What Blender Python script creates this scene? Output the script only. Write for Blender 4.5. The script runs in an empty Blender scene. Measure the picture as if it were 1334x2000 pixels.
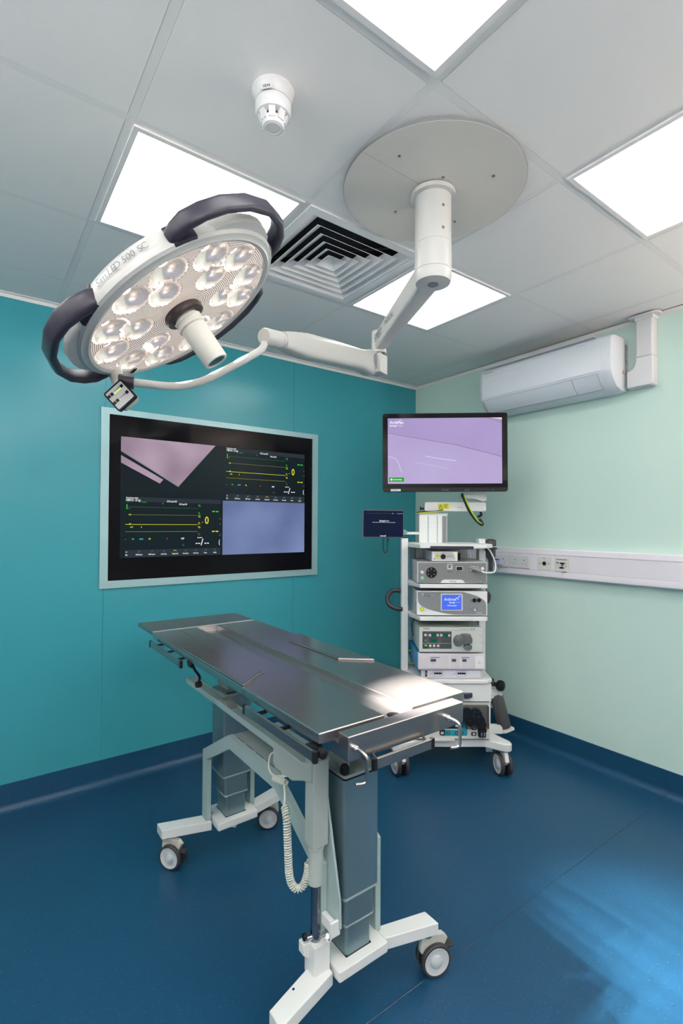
import bpy, bmesh, math, random
from math import sin, cos, pi, radians, sqrt, atan2, hypot
from mathutils import Vector, Matrix
from mathutils.geometry import delaunay_2d_cdt
random.seed(4)
S = bpy.context.scene
COL = S.collection

# ------------------------------------------------------------------ camera, exposure, world
CAMLOC = Vector((-2.94624, -3.01461, 1.42260))
cd = bpy.data.cameras.new('camera'); cam = bpy.data.objects.new('camera', cd); COL.objects.link(cam)
cam.matrix_world = Matrix(((0.80119487, -0.01335448, -0.5982545, CAMLOC.x),
                           (-0.59839008, -0.01117717, -0.80112694, CAMLOC.y),
                           (0.00401184, 0.99984835, -0.01694628, CAMLOC.z), (0, 0, 0, 1)))
cd.sensor_fit = 'HORIZONTAL'; cd.sensor_width = 36; cd.lens = 36*982.13/1334
cd.shift_x = -13.67/1334; cd.shift_y = 7.8/1334; cd.clip_start = .02
S.camera = cam
S.view_settings.view_transform = 'Standard'; S.view_settings.look = 'None'
S.view_settings.gamma = 1; S.view_settings.use_curve_mapping = False
S.view_settings.exposure = 0.55
PANEL = 4.6            # emission of the ceiling light panels
LAMP_W = 1900.0          # surgical lamp light
FILL_W = 54.0  # power of the added fill uplighters out of view
def lamp(name, kind, loc, direction, energy, color, **k):
    l = bpy.data.lights.new(name, kind); l.energy = energy; l.color = color
    for a, v in k.items(): setattr(l, a, v)
    o = bpy.data.objects.new(name, l); COL.objects.link(o); o.location = loc
    o.rotation_euler = Vector(direction).to_track_quat('-Z', 'Y').to_euler(); return o
wd = bpy.data.worlds.new('world'); S.world = wd; wd.use_nodes = True
wd.node_tree.nodes['Background'].inputs[0].default_value = (.6, .75, .9, 1)
wd.node_tree.nodes['Background'].inputs[1].default_value = .15

# ------------------------------------------------------------------ materials
MATS = {}
def mat(name, col, rough=.5, metal=0, spec=.5, emit=None, es=0, alpha=1, trans=0, coat=0, ior=1.45):
    m = bpy.data.materials.new(name); m.use_nodes = True
    b = m.node_tree.nodes['Principled BSDF']; i = b.inputs
    i['Base Color'].default_value = (*col, 1); i['Roughness'].default_value = rough
    i['Metallic'].default_value = metal; i['Specular IOR Level'].default_value = spec
    i['Transmission Weight'].default_value = trans; i['Alpha'].default_value = alpha
    i['Coat Weight'].default_value = coat; i['IOR'].default_value = ior
    if emit: i['Emission Color'].default_value = (*emit, 1); i['Emission Strength'].default_value = es
    MATS[name] = m
    return m
def N(m, t, **k):
    n = m.node_tree.nodes.new(t)
    for a, v in k.items():
        if a in n.inputs: n.inputs[a].default_value = v
        else: setattr(n, a, v)
    return n
def L(m, a, b): m.node_tree.links.new(a, b)
def P(m): return m.node_tree.nodes['Principled BSDF']
def mapped(m, scale=(1, 1, 1), geo=False):
    mp = N(m, 'ShaderNodeMapping'); mp.inputs['Scale'].default_value = scale
    if geo: L(m, N(m, 'ShaderNodeNewGeometry').outputs['Position'], mp.inputs[0])
    else: L(m, N(m, 'ShaderNodeTexCoord').outputs['Object'], mp.inputs[0])
    return mp.outputs[0]
def bump(m, vec, scale, strength, dist=.002, detail=2):
    n = N(m, 'ShaderNodeTexNoise', Scale=scale, Detail=detail); L(m, vec, n.inputs['Vector'])
    b = N(m, 'ShaderNodeBump', Strength=strength, Distance=dist); L(m, n.outputs[0], b.inputs['Height'])
    L(m, b.outputs[0], P(m).inputs['Normal']); return n
def var(m, vec, scale, c0, c1, detail=3, inp='Base Color'):
    n = N(m, 'ShaderNodeTexNoise', Scale=scale, Detail=detail); L(m, vec, n.inputs['Vector'])
    r = N(m, 'ShaderNodeValToRGB'); r.color_ramp.elements[0].position = .35; r.color_ramp.elements[1].position = .65
    r.color_ramp.elements[0].color = (*c0, 1) if len(c0) == 3 else c0
    r.color_ramp.elements[1].color = (*c1, 1) if len(c1) == 3 else c1
    L(m, n.outputs[0], r.inputs[0]); L(m, r.outputs[0], P(m).inputs[inp]); return r

m = mat('teal_wall', (.045, .315, .375), .24, spec=.5); bump(m, mapped(m, geo=True), 1.6, .25, .03, 1)
m = mat('green_wall', (.58, .765, .695), .6); bump(m, mapped(m, geo=True), 90, .05)
m = mat('far_wall', (.50, .50, .49), .6)
m = mat('ceiling_tile', (.85, .835, .82), .7); bump(m, mapped(m, geo=True), 160, .12)
m = mat('grid_white', (.80, .79, .78), .6); mat('vent_white', (.86, .85, .85), .5)
# floor: blue safety vinyl with sparse light and dark flecks
def vinyl(name, base):
    m = mat(name, base, .36); v = mapped(m, geo=True)
    def flecks(scale, thr, col, prev):
        vo = N(m, 'ShaderNodeTexVoronoi', Scale=scale); L(m, v, vo.inputs['Vector'])
        lt = N(m, 'ShaderNodeMath', operation='LESS_THAN'); lt.inputs[1].default_value = thr
        L(m, vo.outputs['Distance'], lt.inputs[0])
        sc = N(m, 'ShaderNodeSeparateColor'); L(m, vo.outputs['Color'], sc.inputs[0])
        g = N(m, 'ShaderNodeMath', operation='GREATER_THAN'); g.inputs[1].default_value = .55
        L(m, sc.outputs[0], g.inputs[0])
        mu = N(m, 'ShaderNodeMath', operation='MULTIPLY'); L(m, lt.outputs[0], mu.inputs[0]); L(m, g.outputs[0], mu.inputs[1])
        mx = N(m, 'ShaderNodeMixRGB'); L(m, mu.outputs[0], mx.inputs[0]); L(m, prev, mx.inputs[1]); mx.inputs[2].default_value = (*col, 1)
        return mx.outputs[0]
    rgb = N(m, 'ShaderNodeRGB'); rgb.outputs[0].default_value = (*base, 1)
    o = flecks(130, .11, (.10, .30, .45), rgb.outputs[0])
    o = flecks(95, .13, (.002, .012, .03), o)
    o = flecks(21, .032, (.015, .20, .27), o)
    o = flecks(70, .05, (.35, .45, .55), o)
    L(m, o, P(m).inputs['Base Color'])
    bump(m, v, 350, .12)
vinyl('floor_vinyl', (.010, .064, .138))
mat('weld', (.016, .040, .085), .35)
mat('white_metal', (.76, .78, .77), .38)
mat('white_plastic', (.68, .68, .69), .35)
mat('cream_plastic', (.72, .72, .66), .4)
mat('trunk_white', (.80, .77, .82), .4)
mat('arm_white', (.54, .54, .525), .30)
mat('plate_beige', (.66, .635, .585), .55)
mat('ac_white', (.70, .745, .79), .3)
mat('frame_steel', (.36, .55, .58), .4, metal=.35)
m = mat('steel', (.41, .385, .38), .25, metal=.92)
bump(m, mapped(m, (60, 6, 60), geo=True), 5, .05, .002, 3)
m = mat('column_alu', (.21, .31, .34), .40, metal=.75)
mat('band', (.30, .40, .39), .5)
mat('chrome', (.75, .75, .76), .12, metal=1)
mat('hook_metal', (.42, .40, .39), .28, metal=1)
mat('dark_chrome', (.30, .31, .33), .2, metal=1)
mat('black', (.010, .010, .012), .4, spec=.3)
mat('black_glass', (.006, .006, .008), .10, spec=.12)
mat('dark_void', (.035, .035, .038), .8)
mat('dark_handle', (.035, .032, .050), .36)
mat('rubber', (.045, .042, .048), .5)
mat('grey_pl', (.20, .21, .23), .45)
mat('mid_grey', (.22, .235, .25), .42)
mat('light_grey', (.55, .56, .58), .4)
mat('panel_dark', (.075, .075, .082), .35)
mat('hub_grey', (.58, .62, .64), .35)
mat('fork_cream', (.55, .56, .50), .4)
mat('teal_panel', (.02, .33, .40), .4)
mat('blue_case', (.03, .22, .42), .45)
mat('lilac_case', (.56, .53, .57), .4)
mat('cord', (.60, .62, .56), .45)
mat('cable_white', (.75, .76, .78), .35)
mat('cable_black', (.01, .01, .012), .45)
mat('warn_yellow', (.72, .68, .02), .45)
mat('warn_orange', (.80, .38, .02), .45)
mat('gy_cable', (.45, .62, .02), .45)
mat('ink_dark', (.03, .03, .035), .5)
mat('ink_grey', (.16, .16, .18), .5)
mat('ink_blue', (.06, .08, .50), .5)
mat('light_plug', (.50, .50, .66), .4)
mat('column_blue', (.36, .52, .60), .35)
mat('arm_brown', (.05, .035, .033), .35)
m = mat('smoky', (.14, .13, .12), .08, trans=.9); P(m).inputs['Alpha'].default_value = .6
mat('panel_light', (.9, .9, .9), .5, emit=(1, .985, .96), es=PANEL)
mat('pale_frame', (.36, .47, .46), .38)
mat('grey_frame', (.26, .31, .30), .42)
mat('weld_gap', (.03, .04, .04), .6)
mat('cream_grey', (.36, .42, .40), .42)
mat('mid_dark', (.055, .057, .062), .42)
mat('mid_dark2', (.12, .13, .13), .42)
mat('grey_foam', (.075, .075, .078), .75)
mat('pump_case', (.56, .60, .56), .42)
mat('light_lilac', (.66, .66, .72), .42)
mat('tablet_edge', (.13, .10, .14), .35)
m = mat('mid_steel', (.40, .38, .38), .38, metal=1)
mat('glass_disc', (.05, .09, .09), .1)
def em(name, c, s=1.0):
    mat(name, (0, 0, 0), .5, spec=.08, emit=c, es=s*.72)
em('e_white', (.85, .88, .92), .9); em('e_green', (.06, .75, .05), .7); em('e_yellow', (.75, .75, .02), .9)
em('e_dimyellow', (.30, .30, .03), .9); em('e_dimgreen', (.03, .30, .06), .7)
em('e_cyan', (.10, .55, .65), .8); em('e_red', (.45, .04, .04), .8); em('e_bar', (.022, .032, .042), 1)
em('e_pale_green', (.35, .75, .5), .8); em('e_line2', (.36, .27, .45), 1.0); em('e_led', (.65, 1, .05), 1.4); em('e_blue', (.07, .16, .85), 1.0); em('e_navy', (.004, .010, .035), 1.0)
em('e_badge', (.01, .32, .02), 1.0); em('e_greenled', (.02, .8, .2), 1.0); em('e_lcdg', (0, .11, .045), 1.0)
em('e_grnbtn', (.05, .75, .08), 1.0); em('e_line', (.22, .14, .26), 1.0); em('e_pale', (.72, .66, .85), 1.0)
em('e_grey', (.20, .22, .24), 1.0); em('e_lcd', (.05, .07, .06), 1.0)
def escreen(name, c0, c1, scale, s, speck=False):
    m = mat(name, (0, 0, 0), .25, spec=.1); v = mapped(m)
    r = var(m, v, scale, c0, c1, 1, 'Emission Color'); P(m).inputs['Emission Strength'].default_value = s*.72
    r.color_ramp.elements[0].position = .2; r.color_ramp.elements[1].position = .8
    if speck:
        vo = N(m, 'ShaderNodeTexVoronoi', Scale=70); L(m, v, vo.inputs['Vector'])
        lt = N(m, 'ShaderNodeMath', operation='LESS_THAN'); lt.inputs[1].default_value = .07; L(m, vo.outputs[0], lt.inputs[0])
        mx = N(m, 'ShaderNodeMixRGB'); L(m, lt.outputs[0], mx.inputs[0]); L(m, r.outputs[0], mx.inputs[1]); mx.inputs[2].default_value = (.5, .55, .7, 1)
        L(m, mx.outputs[0], P(m).inputs['Emission Color'])
escreen('e_lilac', (.41, .33, .60), (.50, .42, .68), 3, .95)
escreen('e_lilac_dark', (.38, .29, .57), (.44, .35, .62), 3, .95)
escreen('e_floorview', (.085, .12, .27), (.21, .27, .47), 3, 1, True)
escreen('e_steelview', (.20, .14, .19), (.52, .40, .50), 4, 1)
escreen('e_screenbg', (.007, .017, .022), (.008, .013, .017), 2, 1)
# lamp face plate: fine concentric rings; LED glow painted in as emission
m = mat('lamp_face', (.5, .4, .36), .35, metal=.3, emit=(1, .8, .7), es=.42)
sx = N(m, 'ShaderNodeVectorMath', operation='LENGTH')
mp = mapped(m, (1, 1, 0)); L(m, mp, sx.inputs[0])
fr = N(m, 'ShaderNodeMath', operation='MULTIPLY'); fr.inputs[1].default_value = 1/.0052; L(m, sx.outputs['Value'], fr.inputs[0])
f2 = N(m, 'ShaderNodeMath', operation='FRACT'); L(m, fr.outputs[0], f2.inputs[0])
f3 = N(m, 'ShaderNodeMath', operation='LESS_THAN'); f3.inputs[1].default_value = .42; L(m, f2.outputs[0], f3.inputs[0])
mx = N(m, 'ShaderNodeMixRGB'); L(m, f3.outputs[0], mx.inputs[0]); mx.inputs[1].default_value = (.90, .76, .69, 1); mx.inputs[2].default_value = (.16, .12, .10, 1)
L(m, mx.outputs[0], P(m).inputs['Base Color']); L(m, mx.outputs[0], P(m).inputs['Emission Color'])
# lamp reflectors: facetted bowls, warm LED glow put into their own emission
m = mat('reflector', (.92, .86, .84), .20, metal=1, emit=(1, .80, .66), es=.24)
em('lamp_led', (1, .90, .80), 9); em('fill_glow', (1, .97, .94), 3)  # lamp LEDs, then the glowing strip of the added fill uplighters
# ccu fascia with fine dotted pattern
m = mat('ccu_face', (.2, .21, .22), .4); v = mapped(m)
w = N(m, 'ShaderNodeTexWave', Scale=160, Distortion=6); w.inputs['Detail Scale'].default_value = .3; L(m, v, w.inputs['Vector'])
r = N(m, 'ShaderNodeValToRGB'); r.color_ramp.elements[0].color = (.15, .155, .16, 1); r.color_ramp.elements[1].color = (.26, .265, .27, 1)
L(m, w.outputs[0], r.inputs[0]); L(m, r.outputs[0], P(m).inputs['Base Color'])

# ------------------------------------------------------------------ mesh builder
class MB:
    def __init__(s, M=None):
        s.v = []; s.f = []; s.mi = []; s.mats = []; s.M = M or Matrix.Identity(4)
    def _m(s, m):
        if m not in s.mats: s.mats.append(m)
        return s.mats.index(m)
    def add(s, vs, fs, m, M=None):
        T = s.M @ M if M else s.M
        o = len(s.v); s.v += [T @ Vector(p) for p in vs]
        k = s._m(m)
        for f in fs: s.f.append([i+o for i in f]); s.mi.append(k)
        return s
    def box(s, x0, x1, y0, y1, z0, z1, m, M=None, taper=None):
        a, b = taper or (0, 0)
        vs = [(x0, y0, z0), (x1, y0, z0), (x1, y1, z0), (x0, y1, z0),
              (x0+a, y0+b, z1), (x1-a, y0+b, z1), (x1-a, y1-b, z1), (x0+a, y1-b, z1)]
        return s.add(vs, [(0, 3, 2, 1), (4, 5, 6, 7), (0, 1, 5, 4), (1, 2, 6, 5), (2, 3, 7, 6), (3, 0, 4, 7)], m, M)
    def prism(s, pts, ax, a, b, m, M=None):
        def q(p, t):
            if ax == 'x': return (t, p[0], p[1])
            if ax == 'y': return (p[0], t, p[1])
            return (p[0], p[1], t)
        n = len(pts); vs = [q(p, a) for p in pts] + [q(p, b) for p in pts]
        fs = [tuple(range(n)), tuple(range(2*n-1, n-1, -1))] + [(i, i+n, (i+1) % n+n, (i+1) % n) for i in range(n)]
        return s.add(vs, fs, m, M)
    def ring_prism(s, outer, inner, ax, a, b, m, M=None):
        def q(p, t):
            if ax == 'x': return (t, p[0], p[1])
            if ax == 'y': return (p[0], t, p[1])
            return (p[0], p[1], t)
        n = len(outer)
        vs = [q(p, a) for p in outer]+[q(p, a) for p in inner]+[q(p, b) for p in outer]+[q(p, b) for p in inner]
        fs = []
        for i in range(n):
            j = (i+1) % n
            fs += [(i, j, j+n, i+n), (i+2*n, i+3*n, j+3*n, j+2*n), (i, i+2*n, j+2*n, j), (i+n, j+n, j+3*n, i+3*n)]
        return s.add(vs, fs, m, M)
    def loft(s, rings, m, cap=True, close=True, M=None):
        n = len(rings[0]); vs = [p for r in rings for p in r]; fs = []
        for k in range(len(rings)-1):
            for i in range(n if close else n-1):
                j = (i+1) % n; fs.append((k*n+i, k*n+j, (k+1)*n+j, (k+1)*n+i))
        if cap: fs += [tuple(range(n-1, -1, -1)), tuple((len(rings)-1)*n+i for i in range(n))]
        return s.add(vs, fs, m, M)
    def lathe(s, prof, m, c=(0, 0, 0), axis=(0, 0, 1), n=32, M=None, cap=True, a0=0, a1=2*pi):
        ax = Vector(axis).normalized(); u = ax.orthogonal().normalized(); w = ax.cross(u); c = Vector(c)
        rings = [[c+ax*z+(u*cos(a)+w*sin(a))*max(r, 1e-5) for a in [2*pi*i/n for i in range(n)]] for r, z in prof]
        return s.loft(rings, m, cap, True, M)
    def cyl(s, p0, p1, r0, m, r1=None, n=24, M=None):
        p0, p1 = Vector(p0), Vector(p1); d = p1-p0
        return s.lathe([(r0, 0), (r0 if r1 is None else r1, d.length)], m, p0, d, n, M)
    def tube(s, pts, r, m, n=10, smooth=0, M=None):
        P_ = [Vector(p) for p in pts]
        if smooth:
            Q = []
            for i in range(len(P_)-1):
                p0 = P_[max(i-1, 0)]; p1 = P_[i]; p2 = P_[i+1]; p3 = P_[min(i+2, len(P_)-1)]
                for k in range(smooth):
                    t = k/smooth
                    Q.append(.5*((2*p1)+(p2-p0)*t+(2*p0-5*p1+4*p2-p3)*t*t+(3*p1-p0-3*p2+p3)*t**3))
            Q.append(P_[-1]); P_ = Q
        rings = []; u = None
        for i, p in enumerate(P_):
            t = (P_[min(i+1, len(P_)-1)]-P_[max(i-1, 0)]).normalized()
            u = t.orthogonal().normalized() if u is None else (u-t*u.dot(t)).normalized()
            w = t.cross(u); rr = r(i/(len(P_)-1)) if callable(r) else r
            rings.append([p+(u*cos(a)+w*sin(a))*rr for a in [2*pi*k/n for k in range(n)]])
        return s.loft(rings, m, True, True, M)
    def poly(s, pts, m, M=None): return s.add(pts, [tuple(range(len(pts)))], m, M)
    def text(s, txt, size, M, m, align='LEFT', bold=0, sx=1):
        c = bpy.data.curves.new('t', 'FONT'); c.body = txt; c.size = size; c.align_x = align; c.align_y = 'CENTER'
        c.resolution_u = 3; c.offset = bold; c.extrude = 0
        o = bpy.data.objects.new('t', c); me = bpy.data.meshes.new_from_object(o)
        s.add([(v.co.x*sx, v.co.y, 0) for v in me.vertices], [tuple(p.vertices) for p in me.polygons], m, M)
        bpy.data.objects.remove(o); bpy.data.meshes.remove(me); bpy.data.curves.remove(c)
        return s
    def build(s, name, parent=None, bevel=0, seg=2, ang=35, smooth=True, **props):
        me = bpy.data.meshes.new(name); me.from_pydata(s.v, [], s.f)
        for k in s.mats: me.materials.append(MATS[k])
        me.polygons.foreach_set('material_index', s.mi)
        b = bmesh.new(); b.from_mesh(me)
        bmesh.ops.remove_doubles(b, verts=b.verts, dist=1e-6)
        if not props.pop('flat', False): bmesh.ops.recalc_face_normals(b, faces=b.faces)
        b.to_mesh(me); b.free()
        if smooth:
            me.polygons.foreach_set('use_smooth', [True]*len(me.polygons)); me.set_sharp_from_angle(angle=radians(ang))
        o = bpy.data.objects.new(name, me); COL.objects.link(o)
        if parent: o.parent = parent
        if bevel:
            md = o.modifiers.new('bevel', 'BEVEL'); md.width = bevel; md.segments = seg; md.limit_method = 'ANGLE'
            md.angle_limit = radians(40); md.harden_normals = smooth
        for k, v in props.items(): o[k] = v
        return o
def thing(name, label, cat, loc=(0, 0, 0), M=None, group=None):
    o = bpy.data.objects.new(name, None); COL.objects.link(o); o.empty_display_size = .05
    o.matrix_world = M if M else Matrix.Translation(loc)
    o['label'] = label; o['category'] = cat
    if group: o['group'] = group
    return o
def tag(o, label, cat, group=None):
    o['label'] = label; o['category'] = cat
    if group: o['group'] = group
    return o
def struct(name, mb, **k): return mb.build(name, kind='structure', **k)
def T(*p): return Matrix.Translation(p)
def basis(o, x, y, z):
    x, y, z = Vector(x), Vector(y), Vector(z)
    return Matrix(((x.x, y.x, z.x, o[0]), (x.y, y.y, z.y, o[1]), (x.z, y.z, z.z, o[2]), (0, 0, 0, 1)))
def FY(x, y, z, ):  # text frame on a face looking towards -y (x right, z up)
    return basis((x, y, z), (1, 0, 0), (0, 0, 1), (0, -1, 0))
def FX(x, y, z):    # text frame on a face looking towards -x: right = -y
    return basis((x, y, z), (0, -1, 0), (0, 0, 1), (-1, 0, 0))
def rrect(x0, x1, y0, y1, r, n=5):
    out = []
    for cx, cy, a0 in ((x1-r, y1-r, 0), (x0+r, y1-r, 90), (x0+r, y0+r, 180), (x1-r, y0+r, 270)):
        for k in range(n+1):
            a = radians(a0+90*k/n); out.append((cx+r*cos(a), cy+r*sin(a)))
    return out
def circ(cx, cy, r, n=20): return [(cx+r*cos(2*pi*k/n), cy+r*sin(2*pi*k/n)) for k in range(n)]

# ------------------------------------------------------------------ room shell
RX0, RY0, H = -4.75, -4.70, 2.57
GX, GY = -2.0028, -2.1155          # a grid node
mb = MB(); mb.box(RX0-.1, .1, RY0-.1, .1, -.05, 0, 'floor_vinyl'); 
mb.prism([(-1.8822, .0), (-1.8808, .0010), (-1.8792, .0010), (-1.8778, .0)], 'x', RX0, -.001, 'weld')
struct('floor', mb)
mb = MB()
for a, b in ((RX0, -3.572), (-3.5695, -2.372), (-2.3695, -1.174), (-1.1715, 0)):
    mb.box(a, b, 0, .09, 0, H, 'teal_wall')
mb.box(RX0, .1, .003, .1, -.05, H+.35, 'teal_wall')
struct('wall_left', mb, smooth=False)
# right hand wall
mb = MB(); mb.box(.0, .1, RY0, 0, -.05, H+.35, 'green_wall'); struct('wall_right', mb, smooth=False)
mb = MB(); mb.box(RX0-.1, .1, RY0-.1, RY0, -.05, H+.35, 'far_wall'); struct('wall_back', mb, smooth=False)
mb = MB(); mb.box(RX0-.1, RX0, RY0-.1, .1, -.05, H+.35, 'far_wall'); struct('wall_near', mb, smooth=False)
# coved skirting
def cove(name, along, a0, a1, sign=1):
    pr = [(0, 0), (0, .134), (.003, .136), (.0035, .045)]
    R = .04
    pr = [(0, .136), (.0045, .1345), (.0045, R)] + [(.0045+R-R*cos(t), R-R*sin(t)) for t in [radians(10*k) for k in range(1, 9)]] + [(.0045+R+.006, .0006), (.0045+R+.012, -.001), (0, -.001)]
    mb = MB()
    if along == 'x': mb.prism([(-p, z) for p, z in pr], 'x', a0, a1, 'floor_vinyl')
    else: mb.prism([(-p, z) for p, z in pr], 'y', a0, a1, 'floor_vinyl')
    return mb
struct('baseboard_left', cove('l', 'x', RX0, 0))
mb = cove('r', 'y', RY0, 0); 
mb.prism([(-.0055, .135), (-.0055, .045), (-.012, .022), (-.03, .006), (-.06, .0012), (-.06, 0), (0, 0), (0, .135)], 'y', -1.8815, -1.8785, 'weld')
struct('baseboard_right', mb)

# ceiling: tegular tiles hung in a 24 mm grid
LIGHTS = {(-1, 1), (1, 1), (-1, -1), (1, -1), (-3, 1), (-3, -1), (-1, -3), (1, -3), (-3, -3)}
VENT = (0, 1)
mb = MB()
xs = [GX+.6*i for i in range(-6, 5)]; ys = [GY+.6*j for j in range(-6, 5)]
for i in range(-5, 4):
    for j in range(-5, 4):
        x0, x1 = max(GX+.6*i, RX0), min(GX+.6*(i+1), -.001); y0, y1 = max(GY+.6*j, RY0), min(GY+.6*(j+1), -.001)
        if x1-x0 < .03 or y1-y0 < .03: continue
        if (i, j) in LIGHTS or (i, j) == VENT: continue
        g = .0126
        mb.box(x0+g, x1-g, y0+g, y1-g, H+.02, H-.0006, 'ceiling_tile')
for x in xs:
    if RX0 < x < 0: mb.box(x-.012, x+.012, RY0, 0, H, H+.03, 'grid_white')
for y in ys:
    if RY0 < y < 0: mb.box(RX0, 0, y-.012, y+.012, H-.0004, H+.03, 'grid_white')
mb.box(RX0, 0, RY0, 0, H+.30, H+.34, 'dark_void')
struct('ceiling', mb, smooth=False)
mb = MB(); mb.box(RX0, 0, -.022, 0, H-.004, H+.001, 'grid_white'); mb.box(RX0, 0, -.002, 0, H-.022, H, 'grid_white'); struct('trim_1', mb, smooth=False)
mb = MB(); mb.box(-.022, 0, RY0, -.022, H-.0006, H+.001, 'grid_white'); mb.box(-.002, 0, RY0, 0, H-.022, H, 'grid_white'); struct('trim_2', mb, smooth=False)

del mb

# ------------------------------------------------------------------ ceiling lights
LBL = {(-1, 1): 'bright square ceiling panel light above and behind the tilted surgical lamp head',
       (1, 1): 'bright square ceiling panel light behind the lamp column and its white arm',
       (-1, -1): 'bright square ceiling panel light cut off at the top edge of the photo',
       (1, -1): 'bright square ceiling panel light cut off at the right edge, beside the beige ceiling disc'}
for (i, j) in sorted(LIGHTS):
    x0, y0 = GX+.6*i, GY+.6*j
    if (i, j) not in LBL: LBL[(i, j)] = 'square ceiling panel light out of frame, towards the camera side of the room'
    t = thing('ceiling_light', LBL[(i, j)], 'ceiling light', (x0+.3, y0+.3, H-.004), group='square panel lights in the ceiling grid')
    a, b = .288, .272
    m = MB(); m.ring_prism([(-a, -a), (a, -a), (a, a), (-a, a)], [(-b, -b), (b, -b), (b, b), (-b, b)], 'z', -.002, .016, 'grid_white')
    m.build('frame', t, smooth=False)
    m = MB(); m.box(-b, b, -b, b, .002, .006, 'panel_light'); m.build('diffuser', t, smooth=False)

# added fill: unseen uplighters, put in only to brighten the ceiling
def uplighter(label, M, length, power, color):
    t = thing('fill_uplighter', label, 'added fill light', M=M, group='added fill uplighters behind the camera')
    m = MB(); h = length/2
    m.prism([(0, 0), (.04, 0), (.14, .07), (.14, .08), (.132, .08), (.036, .010), (.008, .010), (.008, .08), (0, .08)], 'x', -h, h, 'white_metal'); m.box(-h, -h+.004, 0, .14, .0, .08, 'white_metal'); m.box(h-.004, h, 0, .14, .0, .08, 'white_metal'); m.build('housing', t, smooth=False)
    m = MB(); m.box(-h+.01, h-.01, .01, .06, .02, .024, 'fill_glow'); m.build('fill_strip', t, smooth=False)
    l = bpy.data.lights.new('fill_lamp', 'AREA'); l.shape = 'RECTANGLE'; l.size = length-.05; l.size_y = .08; l.energy = power; l.color = color
    o = bpy.data.objects.new('fill_lamp', l); COL.objects.link(o); o.parent = t; o.location = (0, .07, .075); o.rotation_euler = (pi-.35, 0, 0)
uplighter('added long white fill uplighter, out of view on the wall behind the camera', T(-3.1, RY0, 1.95), 2.6, FILL_W, (1, .97, .95))
uplighter('added long white fill uplighter, out of view on the far left side wall', T(RX0, -2.6, 1.95) @ Matrix.Rotation(-pi/2, 4, 'Z'), 2.6, FILL_W*.8, (1, .98, .96))
uplighter('added short warm fill uplighter, out of view on the green wall beside the camera', T(0, -3.5, 1.95) @ Matrix.Rotation(pi/2, 4, 'Z'), .9, FILL_W*.5, (1, .74, .64))

# ------------------------------------------------------------------ air vent
t = thing('air_vent', 'white square ceiling air vent with nested angled louvres behind the surgical lamp head', 'vent', (GX+.3, GY+.9, H))
m = MB(); a, b = .288, .252
m.ring_prism([(-a, -a), (a, -a), (a, a), (-a, a)], [(-b, -b), (b, -b), (b, b), (-b, b)], 'z', -.006, .004, 'vent_white')
m.ring_prism([(-b-.002, -b-.002), (b+.002, -b-.002), (b+.002, b+.002), (-b-.002, b+.002)], [(-b, -b), (b, -b), (b, b), (-b, b)], 'z', .0, .10, 'dark_void')
m.box(-b, b, -b, b, .10, .11, 'dark_void'); m.build('frame', t, smooth=False)
for q in (.250, .206, .164, .124, .086, .050):
    m = MB(); h = .028; th = .0025
    R0 = [(-q, -q, -.004), (q, -q, -.004), (q, q, -.004), (-q, q, -.004)]
    p = q-.040; R1 = [(-p, -p, h-.004), (p, -p, h-.004), (p, p, h-.004), (-p, p, h-.004)]
    p2 = p-th; q2 = q-th
    R2 = [(-p2, -p2, h-.004), (p2, -p2, h-.004), (p2, p2, h-.004), (-p2, p2, h-.004)]
    R3 = [(-q2, -q2, -.004-.0005), (q2, -q2, -.0045), (q2, q2, -.0045), (-q2, q2, -.0045)]
    m.loft([R0, R1, R2, R3, R0], 'vent_white', cap=False)
    if q < .06: m.poly([(-p, -p, h-.004), (p, -p, h-.004), (p, p, h-.004), (-p, p, h-.004)], 'vent_white')
    m.build('louvre', t, smooth=False)
m = MB()
for sx in (-1, 1):
    for sy in (-1, 1): m.tube([(sx*.025, sy*.025, .045), (sx*.24, sy*.24, .045)], .006, 'dark_void', 6)
m.build('bracket', t)

# ------------------------------------------------------------------ smoke detector
t = thing('smoke_detector', 'round white smoke detector with a small paper sticker on the ceiling', 'smoke detector', (-2.322, -1.838, H-.0006))
m = MB(); m.lathe([(.056, 0), (.056, -.008), (.050, -.016), (.047, -.024), (.0455, -.030)], 'white_plastic', n=40); 
m.lathe([(.0445, -.024), (.0445, -.034)], 'light_grey', n=40); m.build('base', t)
m = MB(); m.lathe([(.046, -.033), (.0475, -.038), (.0475, -.056), (.044, -.066), (.033, -.070)], 'white_plastic', n=40)
m.lathe([(.028, -.060), (.028, -.082)], 'dark_void', n=24)
m.lathe([(.0305, -.078), (.0300, -.090), (.027, -.096), (.020, -.0985), (.0195, -.0975), (.0, -.0995)], 'white_plastic', n=32)
for k in range(8):
    a = 2*pi*k/8+.2
    Mx = Matrix.Rotation(a, 4, 'Z')
    m.prism([(.028, -.066), (.043, -.060), (.037, -.074), (.032, -.088), (.028, -.088)], 'y', -.0085, .0085, 'white_plastic', Mx)
m.build('sensor_head', t)
m = MB(); dirc = Vector((-.75, -.66, 0)).normalized(); side = Vector((.66, -.75, 0))
o = dirc*.0500+Vector((0, 0, -.026)); Mt = basis(o, side, Vector((0, 0, 1)), dirc)
m.box(-.015, .015, -.007, .007, 0, .001, 'white_plastic', Mt)
m.text('13/16', .009, Mt @ T(0, 0, .0014), 'ink_dark', 'CENTER', .0003); m.build('sticker', t)

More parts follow.
